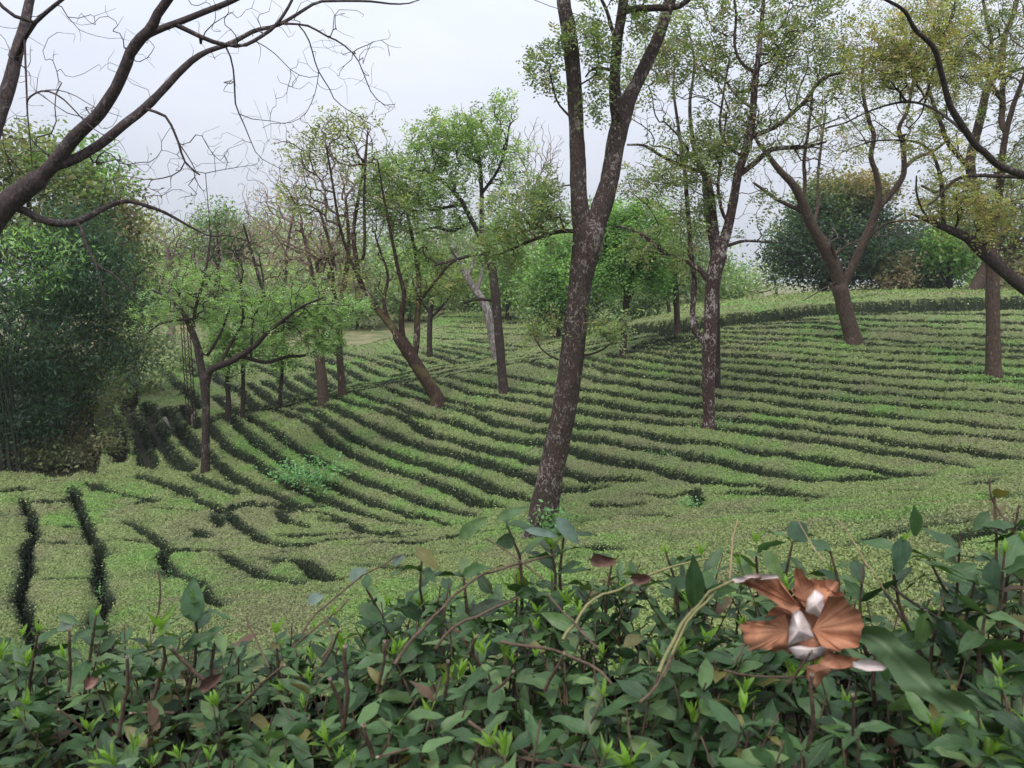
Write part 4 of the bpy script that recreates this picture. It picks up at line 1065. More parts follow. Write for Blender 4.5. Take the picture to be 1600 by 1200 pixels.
tree('slender_tree', 'slender brown trunk just right of the stout short-trunked tree', 'tree',
  [[(535,616,7),(534,600,6),(531,560,5.4),(530,525,5),(532,480,4.4),(540,430,4),(545,380,3),(540,310,2)],
   [(531,560,3.4),(522,550,3),(512,545,2.4)],[(532,478,3),(520,450,3),(520,425,2.4),(505,390,1.6)]],
  [(540,330,60,60,70),(520,260,60,50,60),(570,280,50,50,40),(480,240,50,40,44)], M['bark_brown'],
  dict(type='cloud', m=1, k=5, s=0.45, ll=0.17, lw=0.4, inner=0.03, share=0.45, pal=[(3,(0.20,0.20,0.10)),(2,(0.22,0.18,0.12)),(2,(0.15,0.17,0.08))], jit=0.1), tip=0.0085, twig_mat=M['twig_pale'])

# leaning tree on the shoulder of the hill
tree('leaning_tree', 'mossy trunk leaning left over the hill shoulder, many tall thin stems', 'tree',
  [[(684,628,13),(679,615,10.5),(662,588,10),(646,562,10),(632,540,10.5),(622,525,9.5)],
   [(626,530,7),(610,507,6.5),(594,488,6),(578,465,5.4),(563,440,4.6),(556,400,4),(552,365,3.6),(560,310,3),(570,250,2.2),(575,200,1.4)],
   [(632,538,6),(628,500,5),(632,460,4.2),(622,420,3.4),(612,370,2.6),(600,310,2),(590,250,1.4)],
   [(648,560,6),(652,530,6),(653,490,5.4),(655,450,4.8),(651,405,4),(640,350,3),(630,300,2)],
   [(590,484,3.6),(565,470,3.2),(545,465,2.8),(520,470,2)],[(563,440,3),(545,400,3),(530,350,2.6),(520,290,2),(510,230,1.4)],[(556,400,3),(574,402,2.8),(570,310,2.4),(574,215,1.4)],[(610,507,3.4),(600,470,3),(606,430,2.6),(590,380,2)],
   [(655,470,3),(680,440,2.6),(700,415,2),(712,408,1.4)]],
  [(480,230,60,45,70),(540,220,60,50,80),(580,260,50,70,60),(560,340,50,50,50),(470,300,50,50,50),(620,330,40,50,40),(640,420,40,40,30),(580,420,40,40,40),(690,430,40,30,26),(560,470,30,24,20),(510,210,40,30,30)],
  M['bark_mossy'], dict(type='spray', m=2, k=7, rl=0.45, ll=0.15, lw=0.38, inner=0.06, share=0.5, pal=[(4,(0.19,0.215,0.085)),(3,(0.17,0.20,0.09)),(2,(0.22,0.20,0.10)),(2,(0.14,0.19,0.065))], jit=0.1), tip=0.008, twig_mat=M['bark_brown'])

# slim dark tree with the tall fresh green crown, mid distance
tree('green_crowned_tree', 'slim dark-trunked tree on the shoulder with a tall fresh-green crown', 'tree',
  [[(787,612,8.5),(786,600,7.4),(782,550,7.2),(778,505,7),(774,460,6.8),(769,420,6.6),(760,395,6.4),(752,374,6)],
   [(752,376,4.8),(737,345,4.6),(722,317,4.2),(705,295,3.6),(685,279,2.8),(660,262,2)],[(752,372,4.6),(753,330,4.2),(752,290,3.8),(748,245,3.4),(735,212,2.6),(728,180,1.8)],
   [(772,470,3),(755,468,2.8),(742,468,2.4),(725,474,1.8)],[(760,398,3.2),(735,400,3),(705,408,2.6),(680,414,2)],[(737,345,3),(705,360,2.8),(680,355,2.4),(650,365,1.8)],[(752,300,3),(775,270,2.6),(790,235,2),(795,200,1.5)],[(722,318,3),(690,325,2.6),(660,330,2),(630,325,1.5)]],
  [(690,215,60,36,75),(640,265,50,46,75),(745,195,60,34,75),(780,175,36,22,30),(790,260,40,50,50),(610,320,36,46,50),(700,290,60,40,60),(660,330,50,40,50),(740,250,50,50,50),(670,400,60,26,36),(720,340,40,30,26),(590,290,26,40,24)],
  M['bark_dark'], dict(type='spray', m=2, k=8, rl=0.45, ll=0.14, lw=0.42, clump=0.34, inner=0.2, pal=[(4,(0.185,0.265,0.11)),(3,(0.225,0.305,0.135)),(2,(0.14,0.21,0.09)),(1,(0.23,0.26,0.13))], jit=0.1), tip=0.0085)
tree('grey_trunk_tree', 'pale grey trunk leaning left just behind the slim dark-trunked tree', 'tree',
  [[(776,560,7.5),(773,545,7),(767,510,7),(760,482,6.8),(746,458,6),(731,435,5.4),(718,410,4.6),(706,385,3.6),(690,350,2.6)],[(746,458,3.4),(752,430,3),(760,395,2.4),(750,350,1.6)],[(731,435,3.2),(740,410,2.8),(736,380,2)]],
  [(690,380,50,40,50),(740,370,40,40,36),(660,340,40,40,26)], M['bark_grey'], dict(type='spray', m=2, k=6, rl=0.5, ll=0.18, lw=0.4, share=0.6, inner=0.05, pal=GREYG), tip=0.010, twig_mat=M['twig_pale'])
tree('small_slim_tree', 'small dark slim tree on the rear slope with a light yellow-green tuft', 'tree',
  [[(672,558,5),(671,540,4.4),(672,500,4),(675,470,3.6),(690,440,2.6)],[(672,500,2.6),(690,480,2.4),(705,460,1.8)],[(672,490,2.4),(655,465,2),(645,440,1.5)]],
  [(690,440,44,26,44),(650,430,36,30,30),(715,430,26,20,20)], M['bark_dark'], dict(type='spray', m=3, k=7, rl=0.5, ll=0.18, lw=0.42, inner=0.2, pal=[(3,(0.17,0.23,0.075)),(2,(0.20,0.25,0.09)),(1,(0.13,0.17,0.06))]), tip=0.010)

# three thin trees left, seen under the forked tree
for i, (x, y, t, lb) in enumerate([(356, 652, 590, 'thin dark trunk right of the forked young tree, nearest to it'), (379, 648, 560, 'second thin dark trunk right of the forked young tree'), (438, 630, 570, 'thinnest dark sapling trunk on the rear slope, left of the stout tree')]):
    tree('thin_tree', lb, 'tree', [[(x, y + 4, 4.6 - i * .6), (x + 1, y - 30, 4 - i * .6), (x - 1 + 2 * i, t + 10, 3.4 - i * .5), (x + 2, t - 25, 2.6), (x + 6 - 4 * i, t - 60, 1.6)]],
         [(x + 3, t - 20, 36, 24, 26), (x - 8, t - 55, 34, 30, 26)], M['bark_dark'], dict(type='spray', m=3, k=7, rl=0.4, ll=0.14, lw=0.45, inner=0.2, pal=GREEN), tip=0.009, group='thin trees behind the forked tree')

# green tree right of the big trunk, and its neighbours on the shoulder
tree('bright_tree', 'dark-stemmed tree with bright green drooping crown between the two lichened trunks', 'tree',
  [[(974,552,6),(974,540,5.4),(977,495,5),(980,450,4.6),(984,410,4),(982,370,3)],[(980,455,3),(965,420,2.8),(950,390,2.2),(945,360,1.5)],[(981,440,3),(1000,410,2.6),(1015,390,2)],[(978,480,2.8),(990,455,2.4),(1000,440,1.8)]],
  [(985,375,55,40,110),(950,410,40,40,60),(1020,400,44,40,70),(990,430,50,26,50),(960,340,40,30,36),(1010,340,36,30,36)], M['bark_dark'],
  dict(type='spray', m=4, k=8, rl=0.5, ll=0.16, lw=0.4, inner=0.3, droop=0.6, pal=BRIGHT, jit=0.12), tip=0.009)
tree('shoulder_pine', 'straight brown-trunked tree on the shoulder left of the speckled trunk, dark flat crown', 'tree',
  [[(1058,521,6),(1058,505,5),(1057,470,4.6),(1056,440,4),(1055,410,3)]],
  [(1050,430,44,16,44),(1060,400,40,20,36),(1035,450,30,10,16)], M['bark_brown'], dict(type='cloud', m=2, k=10, s=0.6, ll=0.22, lw=0.25, pal=DKGREEN + GREYG, inner=0.2), tip=0.010)
tree('terrace_sapling', 'small thin dark sapling on the far terrace, left of the brown-trunked shoulder tree', 'tree',
  [[(1046,496,3.2),(1045,480,2.8),(1042,465,2.4),(1040,450,1.6)]], [(1040,446,24,14,20)], M['bark_dark'], dict(type='cloud', m=2, k=8, s=0.6, ll=0.22, lw=0.3, pal=DKGREEN, inner=0.2), tip=0.011)

# ------------------------------------------------------------------ dense trees and bushes: clumps of leaves through the whole crown
def lumps(b, Y, shell=0.45):
    px, py, rx, ry, n = b[:5]
    dY = b[5] if len(b) > 5 else 0.0
    c = at(px, py, Y + dY)
    sx = rx * (Y + dY) / F; sz = ry * (Y + dY) / F
    sy = b[6] if len(b) > 6 else 0.6 * sx + 0.3 * sz
    v = norm(RNG.normal(size=(n, 3))) * (shell + (1 - shell) * RNG.random((n, 1)) ** 0.6)
    return c + v * np.array([sx, sy, sz])
def dense(name, label, cat, base, blobs, Y=None, trunk=None, bark='bark_dark', m=14, s=0.5, ll=0.16, lw=0.4, group=None, limbs=6, squash=0.7, up=0.5, crown_name='crown', trunk_name='trunk'):
    """blobs: ((px, py, rx, ry, clumps[, dY, depth]), palette)"""
    if Y is None: Y = hit(*base)
    b0 = at(base[0], base[1], Y)
    gz = float(G(b0[0], b0[1]))
    root = tag(empty(name, (b0[0], b0[1], gz)), label, cat, group)
    off = -np.array([b0[0], b0[1], gz])
    lv = Leaves(); allc = []
    for b, pal in blobs:
        C = lumps(b, Y); allc.append(C)
        lv.cloud(C + off, int(m * 1.7), s, ll * 1.3, lw * 1.15, pal, 0.30, up, squash)
    allc = np.vstack(allc)
    tb = Tubes()
    r0 = trunk if trunk else 0.12
    top = np.array([allc[:, 0].mean(), allc[:, 1].mean(), np.percentile(allc[:, 2], 70)])
    foot = np.array([b0[0], b0[1], gz - 0.2])
    P = spline([np.r_[foot, r0 * 1.2], np.r_[foot + (top - foot) * 0.35 + RNG.normal(size=3) * 0.1, r0], np.r_[top, r0 * 0.3]], 0.3)
    tb.add(P[:, :3] + off, P[:, 3], 10, 0.08, 5)
    for k in range(limbs):
        a = P[RNG.integers(len(P) // 3, len(P)), :]
        t = allc[RNG.integers(len(allc))]
        mid = (a[:3] + t) / 2 + np.array([0, 0, -0.1 * np.linalg.norm(t - a[:3])])
        S = spline([np.r_[a[:3], a[3] * 0.5], np.r_[mid, a[3] * 0.35], np.r_[t, a[3] * 0.12]], 0.4)
        tb.add(S[:, :3] + off, S[:, 3], 6)
    obj(trunk_name, tb.mesh(trunk_name, M[bark]), root)
    tag(obj(crown_name, lv.mesh(crown_name, M['leaf']), root), kind='stuff')
    return root

OLV2 = [(3, (0.115, 0.14, 0.065)), (3, (0.155, 0.18, 0.085)), (2, (0.19, 0.17, 0.105)), (2, (0.08, 0.10, 0.05))]
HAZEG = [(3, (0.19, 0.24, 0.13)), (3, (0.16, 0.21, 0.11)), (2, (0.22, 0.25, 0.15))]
# dark bamboo mass at the left edge
def bamboo():
    Yb = hit(20, 728)
    b0 = at(10, 728, Yb); gz = float(G(b0[0], b0[1]))
    root = tag(empty('bamboo_clump', (b0[0], b0[1], gz)), 'huge dark blue-green bamboo clump filling the left edge, crowded culms below', 'bamboo')
    off = -np.array([b0[0], b0[1], gz])
    for k in range(40):
        x = RNG.uniform(-130, 34); y = Yb + RNG.uniform(-0.4, 2.4)
        p = at(x, 728, y); z0 = float(G(p[0], p[1])) - 0.1
        h = RNG.uniform(5, 9); ln = RNG.normal(size=2) * 0.5 + np.array([x / 260., -0.25])
        t = np.linspace(0, 1, 9)[:, None]
        S = np.hstack([p[0] + ln[0] * t ** 2.2 * 2, p[1] + ln[1] * t ** 2.2 * 2, z0 + h * t - 0.5 * t ** 4])
        tb = Tubes(); tb.add(S + off, 0.040 * (1 - 0.75 * t[:, 0]) * RNG.uniform(.7, 1.2), 6)
        obj('culm', tb.mesh('culm', M['culm']), root)
    lv = Leaves()
    DK = [(4, (0.024, 0.058, 0.032)), (3, (0.040, 0.082, 0.044)), (2, (0.058, 0.110, 0.056)), (2, (0.015, 0.036, 0.022))]
    for b, pal, mm in [((70, 430, 120, 80, 90), DK, 100), ((40, 520, 130, 90, 170), DK, 100), ((30, 610, 110, 70, 140), DK, 100), ((20, 660, 80, 45, 60), DK, 80), ((160, 430, 60, 70, 80), DK, 80), ((-90, 480, 110, 160, 90), DK, 80),
                   ((205, 470, 30, 40, 26), DK, 60), ((190, 560, 26, 40, 22), DK, 60), ((120, 345, 50, 30, 30), DK, 60), ((60, 440, 60, 16, 14, -1.2, .5), BRIGHT, 40), ((40, 375, 60, 20, 14, -1.4, .5), BRIGHT, 40), ((100, 400, 60, 30, 14, -1.3, .5), BRIGHT, 34)]:
        C = lumps(b, Yb + 1.6, 0.35) + off
        k = np.repeat(C, mm // 2, 0) + RNG.normal(size=(len(C) * (mm // 2), 3)) * np.array([.36, .36, .26])
        n = len(k); ax = norm(RNG.normal(size=(n, 3)) * 0.8 + np.array([0, -0.2, -0.55])); nn = norm(np.cross(ax, RNG.normal(size=(n, 3))) + np.array([0, 0, .4]))
        nn = norm(nn - ax * (nn * ax).sum(1, keepdims=True))
        L = RNG.uniform(0.15, 0.26, n)
        lv.add(k, ax, nn, L, L * 0.27, np.repeat(palette(len(C), pal, 0.25), mm // 2, 0) * np.exp(RNG.normal(size=(n, 1)) * 0.2))
    tag(obj('crown', lv.mesh('crown', M['leaf']), root), kind='stuff')
M['culm'] = bark_mat('bamboo_culm', (0.02, 0.028, 0.02), (0.05, 0.06, 0.04), (0.09, 0.09, 0.07), 0.62, 6.0)
bamboo()
dense('tangled_tree', 'big tangled tree behind and above the bamboo, brown twigs and bright tips', 'tree', (60, 705),
      [((60, 310, 110, 90, 170), OLV2), ((150, 330, 70, 70, 90), OLV2), ((30, 250, 80, 50, 60), OLV2), ((110, 250, 60, 30, 34), BRIGHT), ((150, 290, 50, 30, 26), BRIGHT), ((170, 400, 60, 70, 80), OLV2), ((60, 390, 100, 50, 60), OLV2), ((190, 350, 30, 40, 26), PINKB), ((-90, 300, 110, 100, 80), OLV2)],
      Y=31, trunk=0.3, m=22, s=0.9, ll=0.17, lw=0.4, limbs=30)
dense('yellowish_shrub', 'tall yellow-brown shrub standing right of the bamboo foot', 'shrub', (150, 712), [((140, 560, 60, 60, 70), [(3,(0.125,0.145,0.06)),(2,(0.155,0.155,0.075)),(2,(0.08,0.10,0.04))]), ((110, 620, 50, 60, 60), [(3,(0.095,0.125,0.05)),(2,(0.13,0.135,0.065)),(2,(0.06,0.08,0.035))]), ((190, 520, 50, 40, 40), OLV2), ((80, 680, 45, 40, 30), [(2,(0.15,0.13,0.06)),(2,(0.09,0.09,0.045))]), ((150, 650, 40, 40, 26), OLV2), ((110, 705, 60, 22, 34, -1.5, .6), OLV2), ((60, 715, 40, 16, 20, -2, .5), OLV2), ((175, 690, 30, 20, 14, -1, .5), OLV2)],
      Y=28.0, trunk=0.06, m=20, s=0.55, ll=0.12, lw=0.45, limbs=22)
dense('grey_green_shrub', 'grey-green bush at the foot of the rear slope, left of the lattice mast', 'shrub', (215, 640), [((215, 570, 50, 50, 60), GREYG), ((180, 610, 40, 40, 40), OLV2), ((240, 520, 36, 36, 34), GREYG), ((225, 620, 40, 26, 26), OLV2)],
      Y=36, trunk=0.06, m=16, s=0.7, ll=0.15, lw=0.45, limbs=16)
dense('hillside_bush', 'pale green bush on the rear slope behind the lattice mast', 'shrub', (270, 625), [((262, 590, 26, 24, 26), HAZEG), ((285, 560, 24, 24, 20), HAZEG)], Y=42, trunk=0.05, m=14, s=0.7, ll=0.16, lw=0.45, limbs=8)
# big evergreens on the upper terrace
dense('round_evergreen', 'large round dark evergreen with yellow-brown flowering top on the upper terrace', 'tree', (1278, 474),
      [((1320, 385, 100, 72, 190), DKGREEN), ((1250, 390, 50, 50, 70), DKGREEN), ((1380, 400, 50, 55, 60), DKGREEN), ((1300, 330, 70, 40, 70), DKGREEN + [(2, (0.10, 0.13, 0.05))]), ((1325, 298, 62, 18, 60), RUST), ((1360, 310, 40, 24, 26), RUST), ((1290, 320, 40, 20, 14), [(1, (0.16, 0.19, 0.07))])], Y=56, trunk=0.30, m=46, s=1.3, ll=0.22, lw=0.42, limbs=14)
dense('square_evergreen', 'dark dense evergreen beside the round one, behind the small bright green tree', 'tree', (1450, 462), [((1455, 405, 54, 56, 120), DKGREEN), ((1410, 425, 30, 36, 36), DKGREEN), ((1500, 380, 36, 40, 40), DKGREEN)], Y=60, trunk=0.2, m=46, s=1.3, ll=0.22, lw=0.4)
dense('small_bright_tree', 'small bright green tree in front of the square dark evergreen', 'tree', (1483, 460), [((1480, 395, 34, 22, 34), BRIGHT), ((1465, 380, 24, 14, 14), BRIGHT), ((1500, 400, 20, 20, 12), BRIGHT)], Y=54, trunk=0.16, m=22, s=1.0, ll=0.28, lw=0.42)
dense('straw_shrub', 'straw-coloured dry shrub between the two dark evergreens', 'shrub', (1402, 464), [((1402, 425, 22, 26, 26), PINKB), ((1395, 445, 24, 14, 14), PINKB)], Y=53, trunk=0.06, m=16, s=0.9, ll=0.22, lw=0.4)
dense('brown_trunk_tree', 'thick brown-trunked tree at the far right behind the straight tree', 'tree', (1512, 468), [((1530, 330, 60, 50, 60), OLV2), ((1590, 330, 50, 70, 60), OLV2), ((1585, 420, 40, 34, 26), PINKB), ((1640, 380, 50, 60, 40), OLV2)], Y=50, trunk=0.42, bark='bark_brown', m=18, s=1.2, ll=0.26, lw=0.4, limbs=12)
dense('pale_terrace_tree', 'pale green airy little tree left of the round evergreen', 'tree', (1215, 474), [((1205, 430, 30, 26, 26), HAZEG), ((1225, 415, 22, 22, 16), HAZEG), ((1175, 440, 20, 20, 10), HAZEG)], Y=66, trunk=0.10, m=14, s=1.3, ll=0.24, lw=0.42, limbs=10)
dense('round_green_tree', 'rounded bright green leafy tree behind the big lichened trunk', 'tree', (872, 512), [((872, 430, 42, 62, 150), BRIGHT), ((850, 460, 30, 40, 50), GREEN), ((890, 390, 34, 34, 40), GREEN), ((865, 485, 34, 24, 30), DKGREEN)], Y=50, trunk=0.2, m=34, s=1.0, ll=0.19, lw=0.42)
dense('dark_shrub', 'dark round shrub on the shoulder just right of the big lichened trunk', 'shrub', (940, 520), [((940, 480, 34, 34, 60), DKGREEN + GREYG), ((925, 450, 24, 24, 26), DKGREEN)], Y=47, trunk=0.08, m=18, s=0.9, ll=0.22, lw=0.42)
dense('grey_terrace_shrub', 'greyish round tree at the end of the dark hedge, upper terrace', 'shrub', (1000, 522), [((1003, 480, 30, 28, 60), GREYG + DKGREEN), ((1015, 465, 24, 16, 20), GREYG)], Y=44, trunk=0.09, m=18, s=0.8, ll=0.2, lw=0.42)
# far trees closing the view behind the field
FARP = [(560, 505), (600, 495), (640, 490), (690, 486), (740, 486), (790, 487), (830, 490), (910, 492), (960, 488), (1020, 484), (1080, 478), (1130, 470), (300, 545), (350, 540), (400, 540), (450, 538), (500, 530), (255, 550), (200, 560), (130, 570), (1560, 462), (1620, 462), (1700, 462)]
WHERE = ['behind the leaning tree', 'left of the grey trunk top', 'above the far terraced bed', 'behind the green-crowned tree', 'right of the green-crowned trunk', 'left of the round green tree', 'touching the round green tree', 'between the big trunk and the bright tree', 'behind the bright drooping tree', 'left of the shoulder pine', 'behind the shoulder pine', 'just right of the speckled trunk',
         'above the lattice mast', 'right of the lattice mast top', 'behind the thin dark trunks', 'left of the twiggy crown', 'behind the stout trunk', 'left of the lattice mast top', 'above the grey-green bush', 'behind the bamboo', 'right of the straight trunk', 'at the right edge', 'beyond the right edge']
for i, (x, y) in enumerate(FARP):
    Yf = 66 + (i * 37 % 23)
    hh = [120, 125, 110, 140, 130, 150, 150, 190, 200, 185, 150, 60, 200, 185, 195, 180, 170, 190, 150, 150, 80, 90, 80][i]
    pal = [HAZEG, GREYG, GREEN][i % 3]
    w = 40 + (i * 13 % 17)
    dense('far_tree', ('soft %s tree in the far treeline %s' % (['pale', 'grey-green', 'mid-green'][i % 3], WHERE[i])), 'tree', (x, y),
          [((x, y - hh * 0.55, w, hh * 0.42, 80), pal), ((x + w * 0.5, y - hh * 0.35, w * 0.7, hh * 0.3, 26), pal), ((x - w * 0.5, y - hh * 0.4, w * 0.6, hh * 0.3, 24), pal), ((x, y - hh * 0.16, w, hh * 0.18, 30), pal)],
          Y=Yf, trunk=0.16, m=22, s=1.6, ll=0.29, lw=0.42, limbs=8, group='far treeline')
BACKP = [(232, 'behind the yellow-brown shrub'), (296, 'over the lattice mast'), (372, 'behind the thin trunks'), (440, 'behind the pink twigs'), (520, 'behind the slender trunk'), (578, 'over the bare grass patch'), (636, 'behind the leaning stems'), (704, 'behind the grey trunk'), (766, 'behind the green crown')]
for i, (x, wh) in enumerate(BACKP):
    y = 515 - i * 3; hh = [175, 165, 185, 190, 175, 150, 150, 135, 125][i]; w = 46 + (i * 11 % 14)
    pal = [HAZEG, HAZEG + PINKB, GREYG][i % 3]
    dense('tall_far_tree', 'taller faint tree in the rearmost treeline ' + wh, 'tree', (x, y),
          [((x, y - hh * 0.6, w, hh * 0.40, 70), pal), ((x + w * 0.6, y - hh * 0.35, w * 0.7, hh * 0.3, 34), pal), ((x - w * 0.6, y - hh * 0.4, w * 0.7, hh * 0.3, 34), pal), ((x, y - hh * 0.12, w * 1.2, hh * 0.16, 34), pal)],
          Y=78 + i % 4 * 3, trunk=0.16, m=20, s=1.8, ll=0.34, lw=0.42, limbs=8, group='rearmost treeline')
tree('far_bare_tree', 'grey bare fan-shaped tree far behind, left of the big lichened stem', 'tree',
  [[(838,495,4),(836,440,3.6),(834,380,3),(834,330,2.4)]], [(838,235,46,50,130),(820,290,36,36,60),(860,260,26,40,50),(840,330,40,40,50)], M['twig_pale'], None, Y=64, tip=0.016, bal=0.5)
tree('far_airy_tree', 'tall airy green tree at the far left of the treeline', 'tree', [[(335,540,5),(337,470,4.4),(340,400,3.4),(342,340,2)]],
  [(340,345,40,34,60),(330,390,50,40,60),(360,375,40,40,40)], M['bark_dark'], dict(type='cloud', m=2, k=12, s=0.9, ll=0.3, lw=0.4, pal=[(3,(0.10,0.17,0.07)),(2,(0.14,0.20,0.09))], inner=0.3), Y=58, tip=0.014)
tree('far_twig_tree', 'bare pale twiggy tree at the far left skyline', 'tree', [[(270,560,5),(268,470,4),(262,390,3)]],
  [(250,385,50,50,130),(300,370,40,50,90),(280,430,50,40,60),(400,350,50,40,90)], M['twig_pale'], dict(type='cloud', m=1, k=5, s=0.9, ll=0.26, lw=0.4, pal=[(3,(0.20,0.20,0.13)),(2,(0.22,0.18,0.14))], inner=0.05, share=0.8), Y=56, tip=0.013)
# ------------------------------------------------------------------ small things in the field
# lattice mast among the trees on the left
def lattice_mast():
    Ym = 30.0
    a = at(300, 668, Ym); gz = float(G(a[0], a[1]))
    root = tag(empty('lattice_mast', (a[0], a[1], gz)), 'thin rusty lattice mast standing left of the young forked tree', 'mast')
    h = at(287, 470, Ym)[2] - gz
    lean = (at(287, 470, Ym)[0] - a[0])
    w = 0.13
    for sx in (-1, 1):
        for sy in (-1, 1):
            tb = Tubes(); tb.add(np.array([[sx * w, sy * w, -0.1], [sx * w * .9 + lean, sy * w * .9, h]]), [0.018, 0.018], 4)
            obj('leg', tb.mesh('leg', M['rust'], False), root)
    n = int(h / 0.32)
    for k in range(n):
        z0 = h * k / n; z1 = h * (k + 1) / n; s = 1 if k % 2 else -1
        tb = Tubes()
        for sy in (-1, 1):
            tb.add(np.array([[-s * w + lean * z0 / h, sy * w, z0], [s * w + lean * z1 / h, sy * w, z1]]), [0.011, 0.011], 4)
            tb.add(np.array([[sy * w + lean * z0 / h, -s * w, z0], [sy * w + lean * z1 / h, s * w, z1]]), [0.011, 0.011], 4)
        tag(obj('brace', tb.mesh('brace', M['rust'], False), root), kind='stuff')
M['rust'] = ramp_mat('rusty_steel', 20, [(0.3, (0.03, 0.02, 0.015)), (0.7, (0.09, 0.06, 0.045))], 0.8)
lattice_mast()
M['stone'] = ramp_mat('pale_stone', 5, [(0.3, (0.16, 0.145, 0.13)), (0.7, (0.36, 0.33, 0.30))], 0.9)
def boulder(px, py, w, h, lb, Y=None):
    Y = Y or hit(px, py)
    p = at(px, py, Y); gz = float(G(p[0], p[1])); p[2] = gz
    nu, nv = 14, 9
    th = np.linspace(0, 2 * math.pi, nu, endpoint=False); ph = np.linspace(-0.5, 1.0, nv) * math.pi / 2
    tt, pp = np.meshgrid(th, ph)
    r = 0.75 + 0.5 * vnoise(np.cos(tt) * np.cos(pp) * 1.4 + px, np.sin(tt) * np.cos(pp) * 1.4 + np.sin(pp) * 2, int(px))
    sw = w * Y / F; sh = h * Y / F + (0.3)
    V = np.stack([r * np.cos(tt) * np.cos(pp) * sw, r * np.sin(tt) * np.cos(pp) * sw * 0.8, r * np.sin(pp) * sh], -1).reshape(-1, 3)
    i = np.arange(nu * nv).reshape(nv, nu); j = np.roll(i, -1, 1)
    Q = np.stack([i[:-1], j[:-1], j[1:], i[1:]], -1).reshape(-1, 4)
    o = tag(obj('boulder', new_mesh('boulder', V, Q, None, M['stone'], True)), lb, 'boulder', 'stones by the rows'); o.location = p
boulder(122, 692, 17, 10, 'largest grey boulder on the bank between bamboo and tea', 27.0)
boulder(122, 662, 12, 8, 'flat pale stone above the largest boulder on the bank', 29.5)
boulder(258, 648, 8, 9, 'small whitish stone among the short tea rows', 31.0)
boulder(305, 640, 8, 8, 'whitish stone beside the foot of the lattice mast', 31.5)

# self-sown weeds between the rows
def weeds(px, py, rx, ry, n, lb, pal=BRIGHT, big=1.0, Y=None, lift=0.25):
    Y = Y or hit(px, py)
    p = at(px, py, Y); gz = float(G(p[0], p[1]))
    root = tag(empty('weed_clump', (p[0], p[1], gz)), lb, 'weeds', 'weeds growing between the tea rows')
    wx = rx * Y / F; wy = max(0.25, ry * Y / F * 2.2)
    xy = RNG.normal(size=(n, 2)) * 0.5 * np.array([wx, wy])
    gzz = G(p[0] + xy[:, 0], p[1] + xy[:, 1]) - gz
    hgt = (0.35 + lift + RNG.random(n) * 0.35) * big
    tb = Tubes()
    for k in range(0, n, 2):
        tb.add(np.array([[xy[k, 0], xy[k, 1], gzz[k] - .05], [xy[k, 0] + .03, xy[k, 1], gzz[k] + hgt[k] * .6], [xy[k, 0] + .06 * RNG.normal(), xy[k, 1] + .06 * RNG.normal(), gzz[k] + hgt[k]]]), [0.008, 0.006, 0.003], 3)
    tag(obj('stems', tb.mesh('stems', M['bark_dark']), root), kind='stuff')
    lv = Leaves()
    C = np.c_[xy, gzz + hgt]
    lv.cloud(C, 14, 0.34 * big, 0.10 * big, 0.5, pal, 0.2, 0.6)
    tag(obj('leaves', lv.mesh('leaves', M['leaf']), root), kind='stuff')
WEED = [(3, (0.12, 0.26, 0.10)), (3, (0.16, 0.30, 0.13)), (2, (0.09, 0.19, 0.08))]
weeds(455, 752, 26, 14, 26, 'left half of the big pale green weed bush on the lower hillside', WEED, 1.1)
weeds(497, 762, 36, 16, 40, 'right half of the big pale green weed bush on the lower hillside', WEED, 1.2)
weeds(1118, 664, 24, 8, 16, 'fresh green weeds around the foot of the pale-speckled trunk', WEED, .7)
weeds(350, 838, 26, 16, 26, 'bright green weeds in the gap beside the purple-brown tea patch', WEED, .5, lift=.05)
weeds(510, 905, 26, 8, 20, 'bright green weeds under the bank of the near tea bed', WEED, .5, lift=.05)
weeds(1310, 620, 22, 8, 16, 'weeds in a gap of the right-hand hillside rows', WEED, .7)
weeds(1075, 790, 24, 12, 16, 'straggling weeds on the flat bed right of the big trunk', WEED, .7)
weeds(262, 880, 10, 12, 12, 'weeds at the bottom of the third dark lane', WEED, .5, lift=.05)
weeds(148, 905, 8, 10, 10, 'weeds at the bottom of the second dark lane', WEED, .5, lift=.05)
weeds(860, 826, 16, 16, 22, 'leafy sprouts at the foot of the big lichened trunk', WEED, 1.1, Y=14.6)
weeds(1320, 498, 26, 4, 12, 'thin weeds along the upper rows beside the straight trunk', WEED, .8)
weeds(880, 585, 30, 12, 26, 'dark weedy tangle among the rows right behind the big trunk', GREYG, .9)
weeds(700, 645, 20, 8, 14, 'green weeds in the lane below the leaning trunk', WEED, .7)
weeds(1030, 705, 24, 8, 14, 'weeds in a hillside lane below the pale-speckled trunk', WEED, .6)
weeds(430, 690, 20, 16, 16, 'weeds in the lane left of the big weed bush', WEED, .6)

# overhead wires
M['wire'] = ramp_mat('wire', 5, [(0.3, (0.03, 0.03, 0.035)), (0.7, (0.05, 0.05, 0.055))], 0.6)
def wire(pts, Y, r, lb):
    P = spline([np.r_[at(x, y, Y + d), r] for x, y, d in pts], 0.3)
    tb = Tubes(); tb.add(P[:, :3] - P[0, :3], P[:, 3], 4)
    o = tag(obj('overhead_wire', tb.mesh('wire', M['wire'])), lb, 'wire', 'overhead wires'); o.location = P[0, :3]
wire([(700, -60, 0), (840, 2, 0), (900, 22, 0), (968, 40, 0)], 14.6, 0.006, 'thin dark wire slanting into the lichened stems at the top')
for k, (y0, y1) in enumerate([(470, 512), (487, 528), (503, 540)]):
    wire([(-200, y0 - 48, 0), (0, y0, 0), (150, y1 - 6, 2), (300, y1 + 22, 6)], 22.0, 0.006, ['uppermost', 'middle', 'lowest'][k] + ' of three thin wires crossing the dark bamboo')

